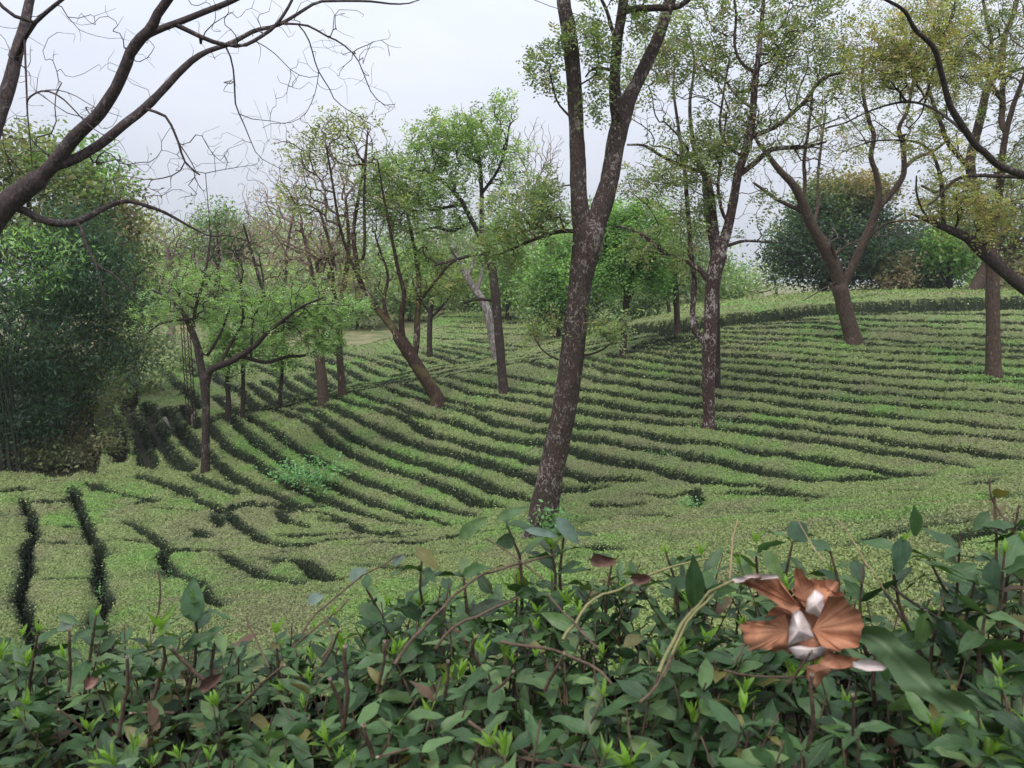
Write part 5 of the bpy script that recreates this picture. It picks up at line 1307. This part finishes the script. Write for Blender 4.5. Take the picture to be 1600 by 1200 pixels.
# ------------------------------------------------------------------ foreground hedge
OUT = [(-200, 955), (0, 980), (100, 956), (250, 954), (400, 958), (500, 945), (600, 892), (700, 878), (850, 874), (950, 868), (1150, 862), (1300, 866), (1400, 905), (1450, 930), (1500, 900), (1560, 840), (1650, 830), (1800, 830)]
HW = 7
def leaf_grid(n_l=7, fold=0.25, curl=0.35, wave=0.04, wr=0.42, ph=0.0, cols=(-1, -0.5, 0, 0.5, 1)):
    """one leaf, length 1 along +Y, blade in XY, folded at the midrib"""
    V = []; UVv = []
    for i in range(n_l):
        t = i / (n_l - 1)
        w = wr * 0.5 * (math.sin(math.pi * min(1, t * 0.97 + 0.03) ** 0.82) ** 0.85) * (1 - 0.25 * max(0, t - 0.75) / 0.25)
        if i == 0: w = 0.02
        if i == n_l - 1: w = 0.004
        for s in cols:
            x = s * w
            z = abs(x) * fold - curl * t * t * 0.5 + wave * math.sin(t * 11 + s * 2 + ph) * abs(s)
            V.append((x, t * (1 - 0.12 * curl * t), z)); UVv.append((s, t, 0))
    V = np.array(V); UVv = np.array(UVv)
    i = np.arange(n_l * len(cols)).reshape(n_l, len(cols))
    Q = np.stack([i[:-1, :-1], i[:-1, 1:], i[1:, 1:], i[1:, :-1]], -1).reshape(-1, 4)
    return V, UVv, Q
SHAPES = [(0.22, 0.25, 0.03, 0.44, 0), (0.35, 0.5, 0.04, 0.33, 1), (0.15, 0.1, 0.03, 0.38, 2), (0.4, 0.75, 0.05, 0.33, 3), (0.28, -0.15, 0.04, 0.38, 4), (0.5, 0.35, 0.06, 0.36, 5), (0.1, 1.0, 0.05, 0.38, 6)]
VARS = [leaf_grid(7, *s_) for s_ in SHAPES]
VARS_LOW = [leaf_grid(6, *s_, cols=(-1, 0, 1)) for s_ in SHAPES]
def add_uv(me, uv):
    a = me.attributes.new('leafuv', 'FLOAT_VECTOR', 'POINT')
    a.data.foreach_set('vector', np.ascontiguousarray(uv, dtype=np.float32).ravel())
VAR_ME = []
for V_, U_, Q_ in VARS:
    me = new_mesh('leaf', V_, Q_, None, M['hedge_leaf_single'], True); add_uv(me, U_); VAR_ME.append(me)

hb = np.array([0.0, 1.25, float(G(0.0, 1.25))])
hedge = tag(empty('foreground_hedge', hb), 'dark glossy tea hedge filling the bottom of the picture, nearest to the viewer', 'hedge')
Lf = []      # leaves: base, axis, normal, length, variant, colour, width scale
stems = Tubes()
HC = [(5, (0.036, 0.080, 0.026)), (4, (0.050, 0.102, 0.034)), (3, (0.022, 0.050, 0.018)), (2, (0.075, 0.135, 0.045)), (1, (0.10, 0.155, 0.055)), (0.35, (0.13, 0.12, 0.04)), (0.3, (0.10, 0.06, 0.035))]
def put_leaf(b, ax, nn, L, c=None, wsc=1.0, var=None):
    ax = norm(ax); nn = norm(nn - ax * (nn @ ax))
    Lf.append((b, ax, nn, L, RNG.integers(len(VARS)) if var is None else var, palette(1, HC, 0.15)[0] if c is None else np.array(c), wsc))
shoots = []
def stem(foot, top, n_leaf, l0, r0=0.0022, span=0.7, side_bias=None):
    d = top - foot; L = np.linalg.norm(d)
    mid = foot + d * 0.5 + RNG.normal(size=3) * 0.06 * L
    S = spline([np.r_[foot, r0 * 1.5], np.r_[mid, r0 * 1.2], np.r_[top, r0 * 0.7]], 0.035)
    stems.add(S[::2, :3] - hb, S[::2, 3], 4)
    m = len(S); a0 = RNG.uniform(0, 6.28)
    for k in range(n_leaf):
        t = 1 - span * (k / max(1, n_leaf)) ** 1.1
        i = min(m - 2, int(t * (m - 1)))
        ds = norm(S[i + 1, :3] - S[i, :3])
        a = a0 + k * 2.4 + RNG.normal() * 0.3
        h = np.array([math.cos(a), math.sin(a), 0.0])
        out = norm(h * 0.85 + ds * RNG.uniform(0.15, 0.6) + np.array([0, 0, RNG.uniform(-0.35, 0.25)]))
        nn = norm(np.array([0, 0, 1.0]) + h * -0.15 + RNG.normal(size=3) * 0.42)
        put_leaf(S[i, :3], out, nn, l0 * RNG.uniform(0.65, 1.25))
    return S
top_px = lambda px: float(np.interp(px, [o[0] for o in OUT], [o[1] for o in OUT]))
cells = 0
for i in range(1200):
    yd = RNG.uniform(0.62, 1.62)
    x = RNG.uniform(-0.82, 0.86) * (yd + 0.25)
    px = 800 + F * x / yd
    # height of the clipped hedge top above this spot
    ztop = at(px, top_px(px) + 18, 1.5)[2] + (1.5 - yd) * 0.02 - max(0, yd - 1.5) * 0.7
    z = ztop + RNG.normal() * 0.022 - RNG.random() ** 2 * 0.10
    top = np.array([x, yd, z])
    foot = top + np.array([RNG.normal() * 0.07, RNG.normal() * 0.07, -RNG.uniform(0.22, 0.4)])
    S = stem(foot, top, RNG.integers(7, 11), 0.057, 0.0017)
    if RNG.random() < 0.28: shoots.append((S[-1, :3], norm(S[-1, :3] - S[-3, :3])))
# taller shoots that break the outline: (tip px, tip py, foot px, foot py, distance, leaves, leaf length)
for tpx, tpy, fpx, fpy, yd, nl, ll in [(1552, 742, 1530, 1000, 1.25, 9, .05), (1500, 830, 1480, 1060, 1.3, 9, .075), (1592, 790, 1560, 1040, 1.2, 10, .075), (1440, 850, 1470, 1080, 1.35, 7, .075), (1412, 842, 1450, 1060, 1.3, 6, .075), (1530, 880, 1500, 1080, 1.15, 8, .08), (1570, 860, 1580, 1100, 1.1, 9, .085), (1600, 850, 1620, 1100, 1.2, 9, .08), (1475, 930, 1450, 1120, 1.15, 7, .08), (1545, 930, 1530, 1150, 1.05, 8, .08),
                                       (1245, 820, 1235, 1000, 1.45, 7, .07), (1180, 842, 1190, 1020, 1.45, 7, .07), (1290, 838, 1300, 1000, 1.45, 6, .065), (960, 858, 950, 1020, 1.45, 7, .07), (780, 795, 815, 960, 1.45, 6, .075), (885, 815, 880, 990, 1.45, 6, .08), (660, 862, 690, 1010, 1.4, 7, .07), (560, 900, 620, 1010, 1.4, 4, .055), (860, 850, 850, 1000, 1.4, 7, .07), (1040, 862, 1060, 1010, 1.4, 6, .075), (1095, 862, 1090, 1000, 1.35, 6, .08),
                                       (302, 935, 292, 1090, 1.3, 6, .065), (345, 965, 330, 1090, 1.3, 6, .06), (150, 960, 130, 1100, 1.3, 6, .065), (60, 985, 40, 1120, 1.3, 6, .06), (250, 975, 240, 1090, 1.25, 6, .06), (430, 985, 440, 1100, 1.3, 5, .06), (720, 868, 730, 1000, 1.38, 7, .07), (1350, 880, 1360, 1040, 1.3, 6, .07), (1380, 985, 1370, 1120, 1.1, 6, .08)]:
    S = stem(at(fpx, fpy, yd + 0.05), at(tpx, tpy, yd), nl, ll, 0.0026, 0.75)
    if RNG.random() < 0.45: shoots.append((S[-1, :3], norm(S[-1, :3] - S[-3, :3])))
# single leaves that stand out against the field: base, tip, width px, distance, colour
for bx, by, tx, ty, w, yd, c in [(302, 972, 300, 903, 38, 1.3, (.09, .16, .09)), (716, 842, 760, 806, 24, 1.4, None), (775, 812, 826, 790, 18, 1.4, None), (868, 808, 908, 852, 24, 1.4, (.10, .15, .12)), (820, 828, 880, 838, 14, 1.4, (.10, .15, .12)), (1086, 950, 1085, 868, 32, 1.25, None), (1235, 815, 1262, 850, 34, 1.4, (.07, .12, .08)), (1408, 838, 1407, 900, 40, 1.3, (.06, .11, .07)), (1552, 872, 1548, 945, 34, 1.2, (.06, .11, .07)), (1590, 868, 1606, 910, 34, 1.2, None), (1465, 962, 1495, 1048, 34, 1.15, (.07, .11, .085)), (1448, 955, 1436, 1018, 30, 1.15, None), (1430, 838, 1432, 790, 26, 1.35, None), (1480, 905, 1530, 880, 30, 1.2, None), (1545, 800, 1520, 830, 20, 1.25, None), (545, 905, 572, 888, 22, 1.4, (.13, .18, .15)), (612, 880, 632, 868, 18, 1.4, (.10, .14, .11)), (648, 855, 690, 890, 24, 1.38, None), (560, 945, 600, 970, 26, 1.3, None), (480, 940, 505, 930, 20, 1.35, (.14, .19, .16)), (1190, 860, 1230, 910, 30, 1.3, None), (1160, 985, 1225, 962, 22, 1.02, (.07, .13, .08)), (1375, 1020, 1390, 1070, 26, 1.05, None), (120, 965, 85, 985, 22, 1.3, (.12, .17, .13)), (90, 960, 125, 975, 14, 1.3, None)]:
    a = at(bx, by, yd); b = at(tx, ty, yd - 0.01); ax = b - a; L = np.linalg.norm(ax)
    put_leaf(a, ax, np.array([RNG.normal() * .2, -0.75, 0.6]), L, c, (w * yd / F) / (L * 0.44), 0)
# sort out the three hundred leaves that show largest; they become single parts
LB = np.array([l[0] + l[1] * l[3] * 0.5 for l in Lf])
lpx, lpy = project(LB)
ll = np.array([l[3] for l in Lf])
size = ll / LB[:, 1]
inside = (lpx > -10) & (lpx < 1610) & (lpy < 1210) & (lpy > 700)
cell = {}
depth = np.linalg.norm(LB - np.array([0, 0, CZ]), axis=1)
for i in np.nonzero(inside)[0]:
    key = (int(lpx[i] // 26), int(lpy[i] // 20))
    if key not in cell or depth[i] < depth[cell[key]]: cell[key] = i
front = sorted(cell.values(), key=lambda i: -size[i])[:300]
front_set = set(front)
MV = []; MU = []; MQ = []; MC = []; nv = 0
for i, (b, ax, nn, L, var, c, wsc) in enumerate(Lf):
    sd = np.cross(ax, nn)
    R = np.stack([sd * L * wsc, ax * L, nn * L], 1)          # columns
    if i in front_set:
        o = obj('leaf', VAR_ME[var], hedge)
        m4 = np.eye(4); m4[:3, :3] = R; m4[:3, 3] = b - hb
        o.matrix_local = Matrix(m4.tolist())
        o.color = (*[float(v) for v in np.clip(c, 0, 1)], 1)
    else:
        V_, U_, Q_ = VARS_LOW[var]
        MV.append(V_ @ R.T + (b - hb)); MU.append(U_); MQ.append(Q_ + nv); MC.append(np.repeat(c[None], len(V_), 0)); nv += len(V_)
me = new_mesh('leaf_mass', np.vstack(MV), np.vstack(MQ), np.vstack(MC), M['hedge_leaf'], True)
add_uv(me, np.vstack(MU))
tag(obj('leaf_mass', me, hedge), kind='stuff')
M['hedge_twig'] = ramp_mat('hedge_twig', 60, [(0.3, (0.045, 0.030, 0.022)), (0.7, (0.145, 0.098, 0.070))], 0.8)
M['cut_wood'] = ramp_mat('cut_wood', 90, [(0.3, (0.26, 0.20, 0.15)), (0.7, (0.42, 0.35, 0.27))], 0.8)
M['straw'] = ramp_mat('straw_stalk', 60, [(0.3, (0.24, 0.17, 0.10)), (0.7, (0.36, 0.27, 0.17))], 0.8)
M['green_twig'] = ramp_mat('green_twig', 60, [(0.3, (0.13, 0.15, 0.06)), (0.7, (0.26, 0.22, 0.11))], 0.8)
tag(obj('twig_mass', stems.mesh('twig_mass', M['hedge_twig']), hedge), kind='stuff')
# young shoots: a few upright yellow-green leaflets, shared mesh
M['shoot'] = leaf_mat('young_shoot', 0.4, 0.4, 0.35)
SH = []
for v in range(3):
    VV_, QQ_, CC_, nn_ = [], [], [], 0
    for k in range(4 + v):
        V_, U_, Q_ = VARS[(k + v) % 3]
        a = k * 2.3 + v; tilt = 0.12 + 0.14 * k
        ax = norm(np.array([math.cos(a) * math.sin(tilt), math.sin(a) * math.sin(tilt), math.cos(tilt)])); n2 = norm(np.array([-math.cos(a), -math.sin(a), 0.4])); n2 = norm(n2 - ax * (n2 @ ax))
        s = 0.026 + 0.006 * k
        R = np.stack([np.cross(ax, n2) * s * 0.62, ax * s, n2 * s], 1)
        VV_.append(V_ @ R.T + np.array([0, 0, -0.004 * k])); QQ_.append(Q_ + nn_); nn_ += len(V_)
        CC_.append(np.repeat(np.array([[0.20, 0.36, 0.05]]) * (1 - 0.10 * k), len(V_), 0))
    SH.append(new_mesh('young_shoot', np.vstack(VV_), np.vstack(QQ_), np.vstack(CC_), M['shoot'], True))
for k, (p, d) in enumerate(shoots):
    o = obj('young_shoot', SH[k % 3], hedge)
    q = Vector(d).to_track_quat('Z', 'Y'); s = RNG.uniform(0.5, 1.0)
    o.matrix_local = Matrix.LocRotScale(Vector(p - hb), q, Vector((s, s, s)))
# traced twigs and clipped stubs
def twig(pts, r, mat, name='twig', cut=False):
    P = spline([np.r_[at(x, y, d), r] for x, y, d in pts], 0.02)
    P[:, 3] *= np.linspace(1.15, 0.8, len(P))
    P[:, :3] += np.stack([(vnoise(np.arange(len(P)) * .7, np.arange(len(P)) * 0 + k + pts[0][0], 3) - .5) for k in range(3)], -1) * 0.006
    tb = Tubes(); tb.add(P[:, :3] - hb, P[:, 3], 7)
    o = obj(name, tb.mesh(name, mat), hedge)
    if cut:
        e = P[-1, :3] - hb; d = norm(P[-1, :3] - P[-2, :3]); ref = norm(np.cross(d, [1, 0, 0])); b = np.cross(d, ref); rr = P[-1, 3] * 1.06
        th = np.arange(8) / 8 * 6.283
        ring = e + rr * (ref * np.cos(th)[:, None] + b * np.sin(th)[:, None]); ring2 = ring * 1.0 - d * 0.003
        V = np.vstack([ring + d * 0.0006, ring2, [e + d * 0.001]])
        Q = [(k, (k + 1) % 8, 16) for k in range(8)] + [(8 + k, 8 + (k + 1) % 8, (k + 1) % 8) for k in range(8)] + [(8 + k, (k + 1) % 8, k) for k in range(8)]
        obj('cut_end', new_mesh('cut_end', V, np.array(Q), None, M['cut_wood']), o)
TW = M['hedge_twig']
for pts, r, mt in [([(470, 990, 1.3), (500, 954, 1.33), (571, 897, 1.37), (633, 866, 1.4)], .0022, TW), ([(615, 1040, 1.1), (642, 1002, 1.15), (732, 912, 1.3), (781, 890, 1.35), (866, 866, 1.4)], .0032, TW), ([(780, 1003, 1.1), (856, 1016, 1.1), (924, 1040, 1.05), (956, 1070, 1.02)], .003, TW), ([(735, 1125, .95), (785, 1164, .93), (819, 1182, .9), (920, 1203, .88)], .003, TW),
                   ([(880, 1000, 1.15), (897, 976, 1.2), (924, 939, 1.25), (987, 912, 1.3), (1025, 894, 1.32), (1105, 870, 1.35)], .003, M['green_twig']), ([(1030, 1050, 1.05), (1041, 1024, 1.08), (1064, 982, 1.1), (1094, 941, 1.12), (1146, 906, 1.1)], .0035, M['green_twig']), ([(1036, 1060, 1.06), (1052, 1015, 1.08), (1080, 965, 1.1), (1120, 925, 1.12)], .0028, M['green_twig']),
                   ([(1142, 905, 1.2), (1146, 860, 1.22), (1151, 815, 1.24)], .0020, M['straw']), ([(1395, 940, 1.3), (1371, 904, 1.3), (1340, 860, 1.32), (1310, 812, 1.34)], .0018, M['straw']), ([(1290, 880, 1.3), (1262, 840, 1.35), (1240, 800, 1.36)], .0014, M['straw']),
                   ([(1560, 1080, 1.1), (1540, 1030, 1.12), (1490, 985, 1.15), (1440, 950, 1.18), (1395, 915, 1.2)], .0035, M['bark_dark']), ([(1470, 1100, 1.15), (1440, 1020, 1.18), (1405, 960, 1.2), (1380, 925, 1.22)], .0035, M['bark_dark']), ([(1600, 850, 1.2), (1575, 820, 1.22), (1548, 778, 1.25), (1545, 745, 1.25)], .0022, TW), ([(1495, 960, 1.15), (1545, 925, 1.2), (1590, 885, 1.22)], .002, TW),
                   ([(460, 1010, 1.2), (520, 960, 1.25), (545, 935, 1.28)], .002, TW), ([(500, 1030, 1.2), (520, 1000, 1.22), (505, 965, 1.25)], .0022, TW), ([(930, 1010, 1.15), (905, 985, 1.18), (855, 930, 1.25)], .0024, TW), ([(680, 1010, 1.2), (720, 975, 1.22), (812, 935, 1.27)], .0030, TW), ([(850, 905, 1.33), (820, 880, 1.36), (760, 840, 1.4)], .002, TW), ([(240, 990, 1.3), (252, 940, 1.3), (245, 893, 1.3)], .0022, TW), ([(420, 1040, 1.2), (385, 965, 1.28)], .002, TW),
                   ([(1000, 1100, 1.0), (1040, 1050, 1.05), (1060, 1000, 1.1)], .0025, TW), ([(1130, 1050, 1.05), (1230, 1060, 1.03), (1330, 1040, 1.06)], .002, TW)]:
    twig(pts, r * 0.78, mt)
for k in range(26):
    yd = RNG.uniform(0.78, 1.3); px = RNG.uniform(-20, 1340); py = RNG.uniform(max(990, top_px(px) + 40), 1195)
    ln = RNG.uniform(45, 120); an = RNG.normal() * 0.7
    twig([(px - math.sin(an) * ln, py + math.cos(an) * ln, yd + .03), (px - math.sin(an) * ln * .5 + RNG.normal() * 3, py + math.cos(an) * ln * .5, yd + .015), (px, py, yd)], RNG.uniform(.0016, .0032), TW, 'clipped_stub', True)
for px, py, fx, fy, yd, r in [(1268, 1056, 1262, 1185, .95, .0042), (200, 1028, 188, 1150, 1.05, .0042), (540, 1010, 538, 1130, 1.05, .005), (530, 985, 505, 1040, 1.1, .003), (600, 1000, 590, 1080, 1.08, .0035), (567, 1130, 585, 1210, .95, .0045), (882, 1020, 850, 1075, 1.02, .0035), (805, 1050, 770, 1080, 1.0, .003), (105, 985, 110, 1080, 1.15, .0034), (700, 1030, 692, 1090, 1.05, .0036)]:
    twig([(fx, fy, yd + .03), ((px + fx) / 2 + 3, (py + fy) / 2, yd + .015), (px, py, yd)], r * 0.72, TW, 'clipped_stub', True)

# ------------------------------------------------------------------ fallen dry leaf and other dead leaves lying on the hedge
def dry_mat(name, a, b, vein):
    m, nt, out = nodes_mat(name)
    N = nt.nodes.new; L = nt.links.new
    g = N('ShaderNodeNewGeometry')
    n = N('ShaderNodeTexNoise'); n.inputs['Scale'].default_value = 38; n.inputs['Detail'].default_value = 6; L(g.outputs['Position'], n.inputs['Vector'])
    r = N('ShaderNodeValToRGB'); r.color_ramp.elements[0].position = .32; r.color_ramp.elements[0].color = (*a, 1); r.color_ramp.elements[1].position = .68; r.color_ramp.elements[1].color = (*b, 1); L(n.outputs['Fac'], r.inputs['Fac'])
    at_ = N('ShaderNodeAttribute'); at_.attribute_name = 'leafuv'
    sx = N('ShaderNodeSeparateXYZ'); L(at_.outputs['Vector'], sx.inputs[0])
    w = N('ShaderNodeMath'); w.operation = 'MULTIPLY'; L(sx.outputs['X'], w.inputs[0]); w.inputs[1].default_value = 44
    s = N('ShaderNodeMath'); s.operation = 'SINE'; L(w.outputs[0], s.inputs[0])
    mr = N('ShaderNodeMapRange'); L(s.outputs[0], mr.inputs[0]); mr.inputs[1].default_value = .88; mr.inputs[2].default_value = 1; mr.inputs[3].default_value = 0; mr.inputs[4].default_value = .28
    mx = N('ShaderNodeMixRGB'); L(mr.outputs[0], mx.inputs['Fac']); L(r.outputs[0], mx.inputs['Color1']); mx.inputs['Color2'].default_value = (*vein, 1)
    ed = N('ShaderNodeMath'); ed.operation = 'MULTIPLY_ADD'; L(n.outputs['Fac'], ed.inputs[0]); ed.inputs[1].default_value = 0.5; L(sx.outputs['Y'], ed.inputs[2])
    er = N('ShaderNodeMapRange'); L(ed.outputs[0], er.inputs[0]); er.inputs[1].default_value = 1.08; er.inputs[2].default_value = 1.3; er.inputs[3].default_value = 0; er.inputs[4].default_value = .55
    em = N('ShaderNodeMixRGB'); L(er.outputs[0], em.inputs['Fac']); L(mx.outputs[0], em.inputs['Color1']); em.inputs['Color2'].default_value = (a[0] * .45, a[1] * .42, a[2] * .42, 1)
    b_ = N('ShaderNodeBsdfPrincipled'); L(em.outputs[0], b_.inputs['Base Color']); b_.inputs['Roughness'].default_value = .85; b_.inputs['Specular IOR Level'].default_value = .15
    bp = N('ShaderNodeBump'); bp.inputs['Strength'].default_value = .3; bp.inputs['Distance'].default_value = .002; L(n.outputs['Fac'], bp.inputs['Height']); L(bp.outputs[0], b_.inputs['Normal'])
    L(b_.outputs[0], out.inputs['Surface'])
    return m
M['dry'] = dry_mat('dry_leaf_upper', (0.30, 0.125, 0.068), (0.50, 0.255, 0.155), (0.22, 0.105, 0.07))
M['dry_pale'] = dry_mat('dry_leaf_underside', (0.48, 0.40, 0.38), (0.68, 0.60, 0.58), (0.50, 0.42, 0.39))
M['dry_pink'] = dry_mat('dry_leaf_small', (0.13, 0.07, 0.055), (0.27, 0.165, 0.13), (0.33, 0.23, 0.19))
def fan(parent, name, org, C, E, d0, bowl=0.0, pleat=0.004, front='dry', back='dry', seed=0, rings=6, tilt=(0, 0)):
    cr = 0.3 if front == 'dry_pale' else 0.62
    """a lobe of leaf: from the point C to the outline E (pixels), bowl = how far the rim comes towards the viewer"""
    E = resample(np.array(E, float), 3.2); n = len(E); C0 = np.array(C, float)
    E = C0 + (E - C0) * (1 + ((vnoise(np.arange(n) * .30, np.arange(n) * 0 + seed, seed + 8) - .5) * 0.20 + (RNG.random(n) - .5) * 0.03))[:, None]
    V = []; U = []
    for k in range(rings + 1):
        s = k / rings
        for j in range(n):
            p = np.array(C) + (E[j] - np.array(C)) * s
            dd = d0 - bowl * s * s + pleat * 0.5 * math.sin(j * 0.8 + 3 * vnoise(j * .4, seed, seed) + seed) * s + cr * ((vnoise(p[0] * .05, p[1] * .05, seed) - .5) * 0.040 * s + (vnoise(p[0] * .12, p[1] * .12, seed + 4) - .5) * 0.014 * s)
            dd += (p[0] - C[0]) * tilt[0] + (p[1] - C[1]) * tilt[1]
            V.append(at(p[0], p[1], dd) - org); U.append((j / n, s, 0))
    V = np.array(V); m = len(V)
    i = np.arange(m).reshape(rings + 1, n)
    Q = np.stack([i[:-1, :-1], i[:-1, 1:], i[1:, 1:], i[1:, :-1]], -1).reshape(-1, 4)
    vdir = norm(V + org - np.array([0, 0, CZ]))
    Vb = V + vdir * 0.0012
    QQ = np.vstack([Q, Q[:, ::-1] + m])
    me = new_mesh(name, np.vstack([V, Vb]), QQ, None, [M[front], M[back]], True, mat_idx=np.r_[np.zeros(len(Q), int), np.ones(len(Q), int)])
    add_uv(me, np.array(U + U))
    return obj(name, me, parent)
D0 = 1.0
org = at(1255, 1020, D0)
dl = tag(empty('dry_leaf', org), 'large curled orange-brown dead leaf with pale curled lobes resting on the hedge', 'dead leaf')
fan(dl, 'lobe', org, (1262, 972), [(1240, 925), (1262, 905), (1290, 912), (1318, 935), (1336, 965), (1335, 1000), (1318, 1018), (1290, 1028), (1262, 1030), (1235, 1024), (1205, 1012), (1190, 990), (1196, 965), (1215, 945), (1240, 925)], D0 + .022, 0.004, .003, seed=21, rings=8)
fan(dl, 'lobe', org, (1270, 984), [(1296, 928), (1310, 932), (1326, 940), (1338, 956), (1346, 978), (1343, 998), (1337, 1012), (1318, 1018), (1298, 1014), (1283, 1008)], D0, 0.03, .003, seed=1)
fan(dl, 'lobe', org, (1268, 962), [(1238, 925), (1252, 910), (1270, 912), (1290, 909), (1309, 911), (1306, 928), (1298, 944)], D0 + .006, -0.012, .003, seed=2)
fan(dl, 'lobe', org, (1258, 940), [(1240, 930), (1241, 905), (1243, 880), (1252, 889), (1262, 904), (1275, 912)], D0 + .004, 0.01, .002, seed=3)
fan(dl, 'lobe', org, (1250, 950), [(1240, 958), (1215, 946), (1190, 928), (1165, 912), (1148, 908), (1170, 902), (1200, 900), (1215, 900), (1222, 915), (1236, 932)], D0 + .002, 0.02, .003, seed=4)
fan(dl, 'curled_edge', org, (1180, 906), [(1150, 911), (1146, 905), (1165, 898), (1190, 897), (1214, 897), (1216, 903), (1190, 906)], D0 - .022, 0.006, .001, 'dry_pale', 'dry', seed=5)
fan(dl, 'lobe', org, (1236, 985), [(1226, 960), (1200, 968), (1170, 972), (1158, 974), (1160, 996), (1165, 1018), (1190, 1014), (1215, 1014), (1232, 1012)], D0 + .008, 0.004, .002, seed=6)
fan(dl, 'curled_lobe', org, (1248, 985), [(1238, 956), (1247, 953), (1257, 958), (1266, 980), (1274, 998), (1262, 1004), (1246, 1006), (1229, 1012), (1232, 985), (1238, 956)], D0 - .016, -0.022, .001, 'dry_pale', 'dry', seed=7)
fan(dl, 'curled_lobe', org, (1275, 946), [(1258, 955), (1262, 936), (1273, 922), (1286, 932), (1289, 950), (1287, 969), (1274, 962), (1258, 955)], D0 - .012, -0.012, .001, 'dry_pale', 'dry', seed=8)
fan(dl, 'lobe', org, (1262, 996), [(1244, 975), (1262, 978), (1280, 986), (1287, 1006), (1275, 1014), (1250, 1014), (1234, 1008)], D0 + .004, 0.0, .002, seed=12)
fan(dl, 'curled_edge', org, (1262, 1016), [(1232, 1012), (1250, 1008), (1275, 1012), (1290, 1008), (1284, 1024), (1262, 1034), (1245, 1028), (1232, 1012)], D0 - .008, -0.01, .001, 'dry_pale', 'dry', seed=9)
fan(dl, 'lobe', org, (1310, 1030), [(1280, 1036), (1292, 1020), (1320, 1024), (1345, 1030), (1348, 1044), (1320, 1044), (1295, 1046), (1280, 1036)], D0 - .006, 0.006, .002, seed=10)
fan(dl, 'curled_edge', org, (1362, 1040), [(1335, 1034), (1355, 1029), (1375, 1034), (1392, 1040), (1380, 1048), (1355, 1048), (1335, 1042), (1335, 1034)], D0 - .010, 0.004, .001, 'dry_pale', 'dry', seed=11)
fan(dl, 'lobe', org, (1275, 1050), [(1258, 1040), (1280, 1036), (1300, 1042), (1290, 1056), (1275, 1075), (1262, 1065), (1258, 1040)], D0 + .01, -0.01, .002, seed=13)
# long dull green leaf lying across the hedge at the right
M['dull_leaf'] = leaf_mat('dull_green_leaf', 0.6, 0.25, 0.1)
def long_leaf():
    c = spline([(1338, 985, 1.0, 8), (1372, 1000, .99, 34), (1405, 1030, .985, 42), (1450, 1075, .97, 44), (1500, 1110, .955, 36), (1560, 1148, .94, 28), (1625, 1178, .93, 14), (1660, 1190, .93, 4)], 12)
    # spline works on (x, y, depth, half width) in pixels here
    o0 = at(1450, 1090, 1.0)
    V = []; U = []
    n = len(c)
    for k in range(n):
        x, y, d, w = c[k]
        tdir = c[min(k + 1, n - 1), :2] - c[max(k - 1, 0), :2]; tdir = tdir / np.linalg.norm(tdir); nd = np.array([-tdir[1], tdir[0]])
        w = 0.6 * w * (1 + 0.14 * math.sin(k * 0.8)) * (0.72 if 10 < k < 15 else 1.0)
        for s in (-1, -.6, -.25, 0, .25, .6, 1):
            p = np.array([x, y]) + nd * s * w
            V.append(at(p[0], p[1], d + abs(s) * -0.012 + 0.006 * math.sin(k * .9 + s * 3)) - o0); U.append((s, k / n, 0))
    V = np.array(V); i = np.arange(n * 7).reshape(n, 7)
    Q = np.stack([i[:-1, :-1], i[:-1, 1:], i[1:, 1:], i[1:, :-1]], -1).reshape(-1, 4)
    me = new_mesh('long_leaf', V, Q, np.array([[0.115, 0.165, 0.085] if abs(u[0]) < .1 else ([0.062, 0.105, 0.050] if abs(u[0]) < .5 else [0.072, 0.118, 0.056]) for u in U]), M['dull_leaf'], True); add_uv(me, np.array(U))
    o = tag(obj('long_leaf', me), 'long dull grey-green leaf lying across the hedge below the dead leaf', 'leaf'); o.location = o0
long_leaf()
for nm_lb, C, E, d in [('pinkish dried leaf lying among the hedge leaves at the lower left centre', (325, 1068), [(300, 1082), (308, 1062), (330, 1048), (362, 1042), (352, 1062), (335, 1078), (312, 1092), (300, 1082)], 1.05),
                       ('small crumpled brown leaf at the lower left of the hedge', (140, 1068), [(122, 1062), (138, 1052), (165, 1050), (158, 1066), (145, 1082), (128, 1086), (122, 1062)], 1.08),
                       ('crumpled reddish dead leaf on the hedge right of the big trunk foot', (945, 880), [(905, 868), (925, 856), (950, 862), (975, 868), (968, 885), (940, 892), (915, 888), (905, 868)], 1.32),
                       ('shrivelled pinkish leaf on the hedge top at centre', (1000, 905), [(975, 902), (992, 890), (1015, 892), (1030, 905), (1012, 918), (990, 922), (975, 902)], 1.28)]:
    o_ = at(C[0], C[1] + 10, d)
    e = tag(empty('fallen_leaf', o_), nm_lb, 'dead leaf', 'small dead leaves on the hedge')
    E = [(C[0] + (x - C[0]) * .62, C[1] + (y - C[1]) * .62) for x, y in E]
    fan(e, 'blade', o_, C, E, d, 0.014, .004, 'dry_pink', 'dry_pink', seed=int(C[0]), rings=4)
# ------------------------------------------------------------------ damp air between the viewer and the far trees
hm, hnt, hout = nodes_mat('haze_air')
hv = hnt.nodes.new('ShaderNodeVolumePrincipled')
hv.inputs['Color'].default_value = (0.95, 0.97, 1.0, 1)
hv.inputs['Density'].default_value = 0.0004
hv.inputs['Anisotropy'].default_value = 0.0
hnt.links.new(hv.outputs[0], hout.inputs['Volume'])
bx = np.array([[x, y, z] for z in (-2.0, 21.0) for y in (-320.0, 2550.0) for x in (-2600.0, 2600.0)])
bq = np.array([(0, 2, 3, 1), (4, 5, 7, 6), (0, 1, 5, 4), (2, 6, 7, 3), (0, 4, 6, 2), (1, 3, 7, 5)])
# (closed box round the whole place)
tag(obj('haze', new_mesh('haze', bx, bq, None, hm)), kind='stuff')
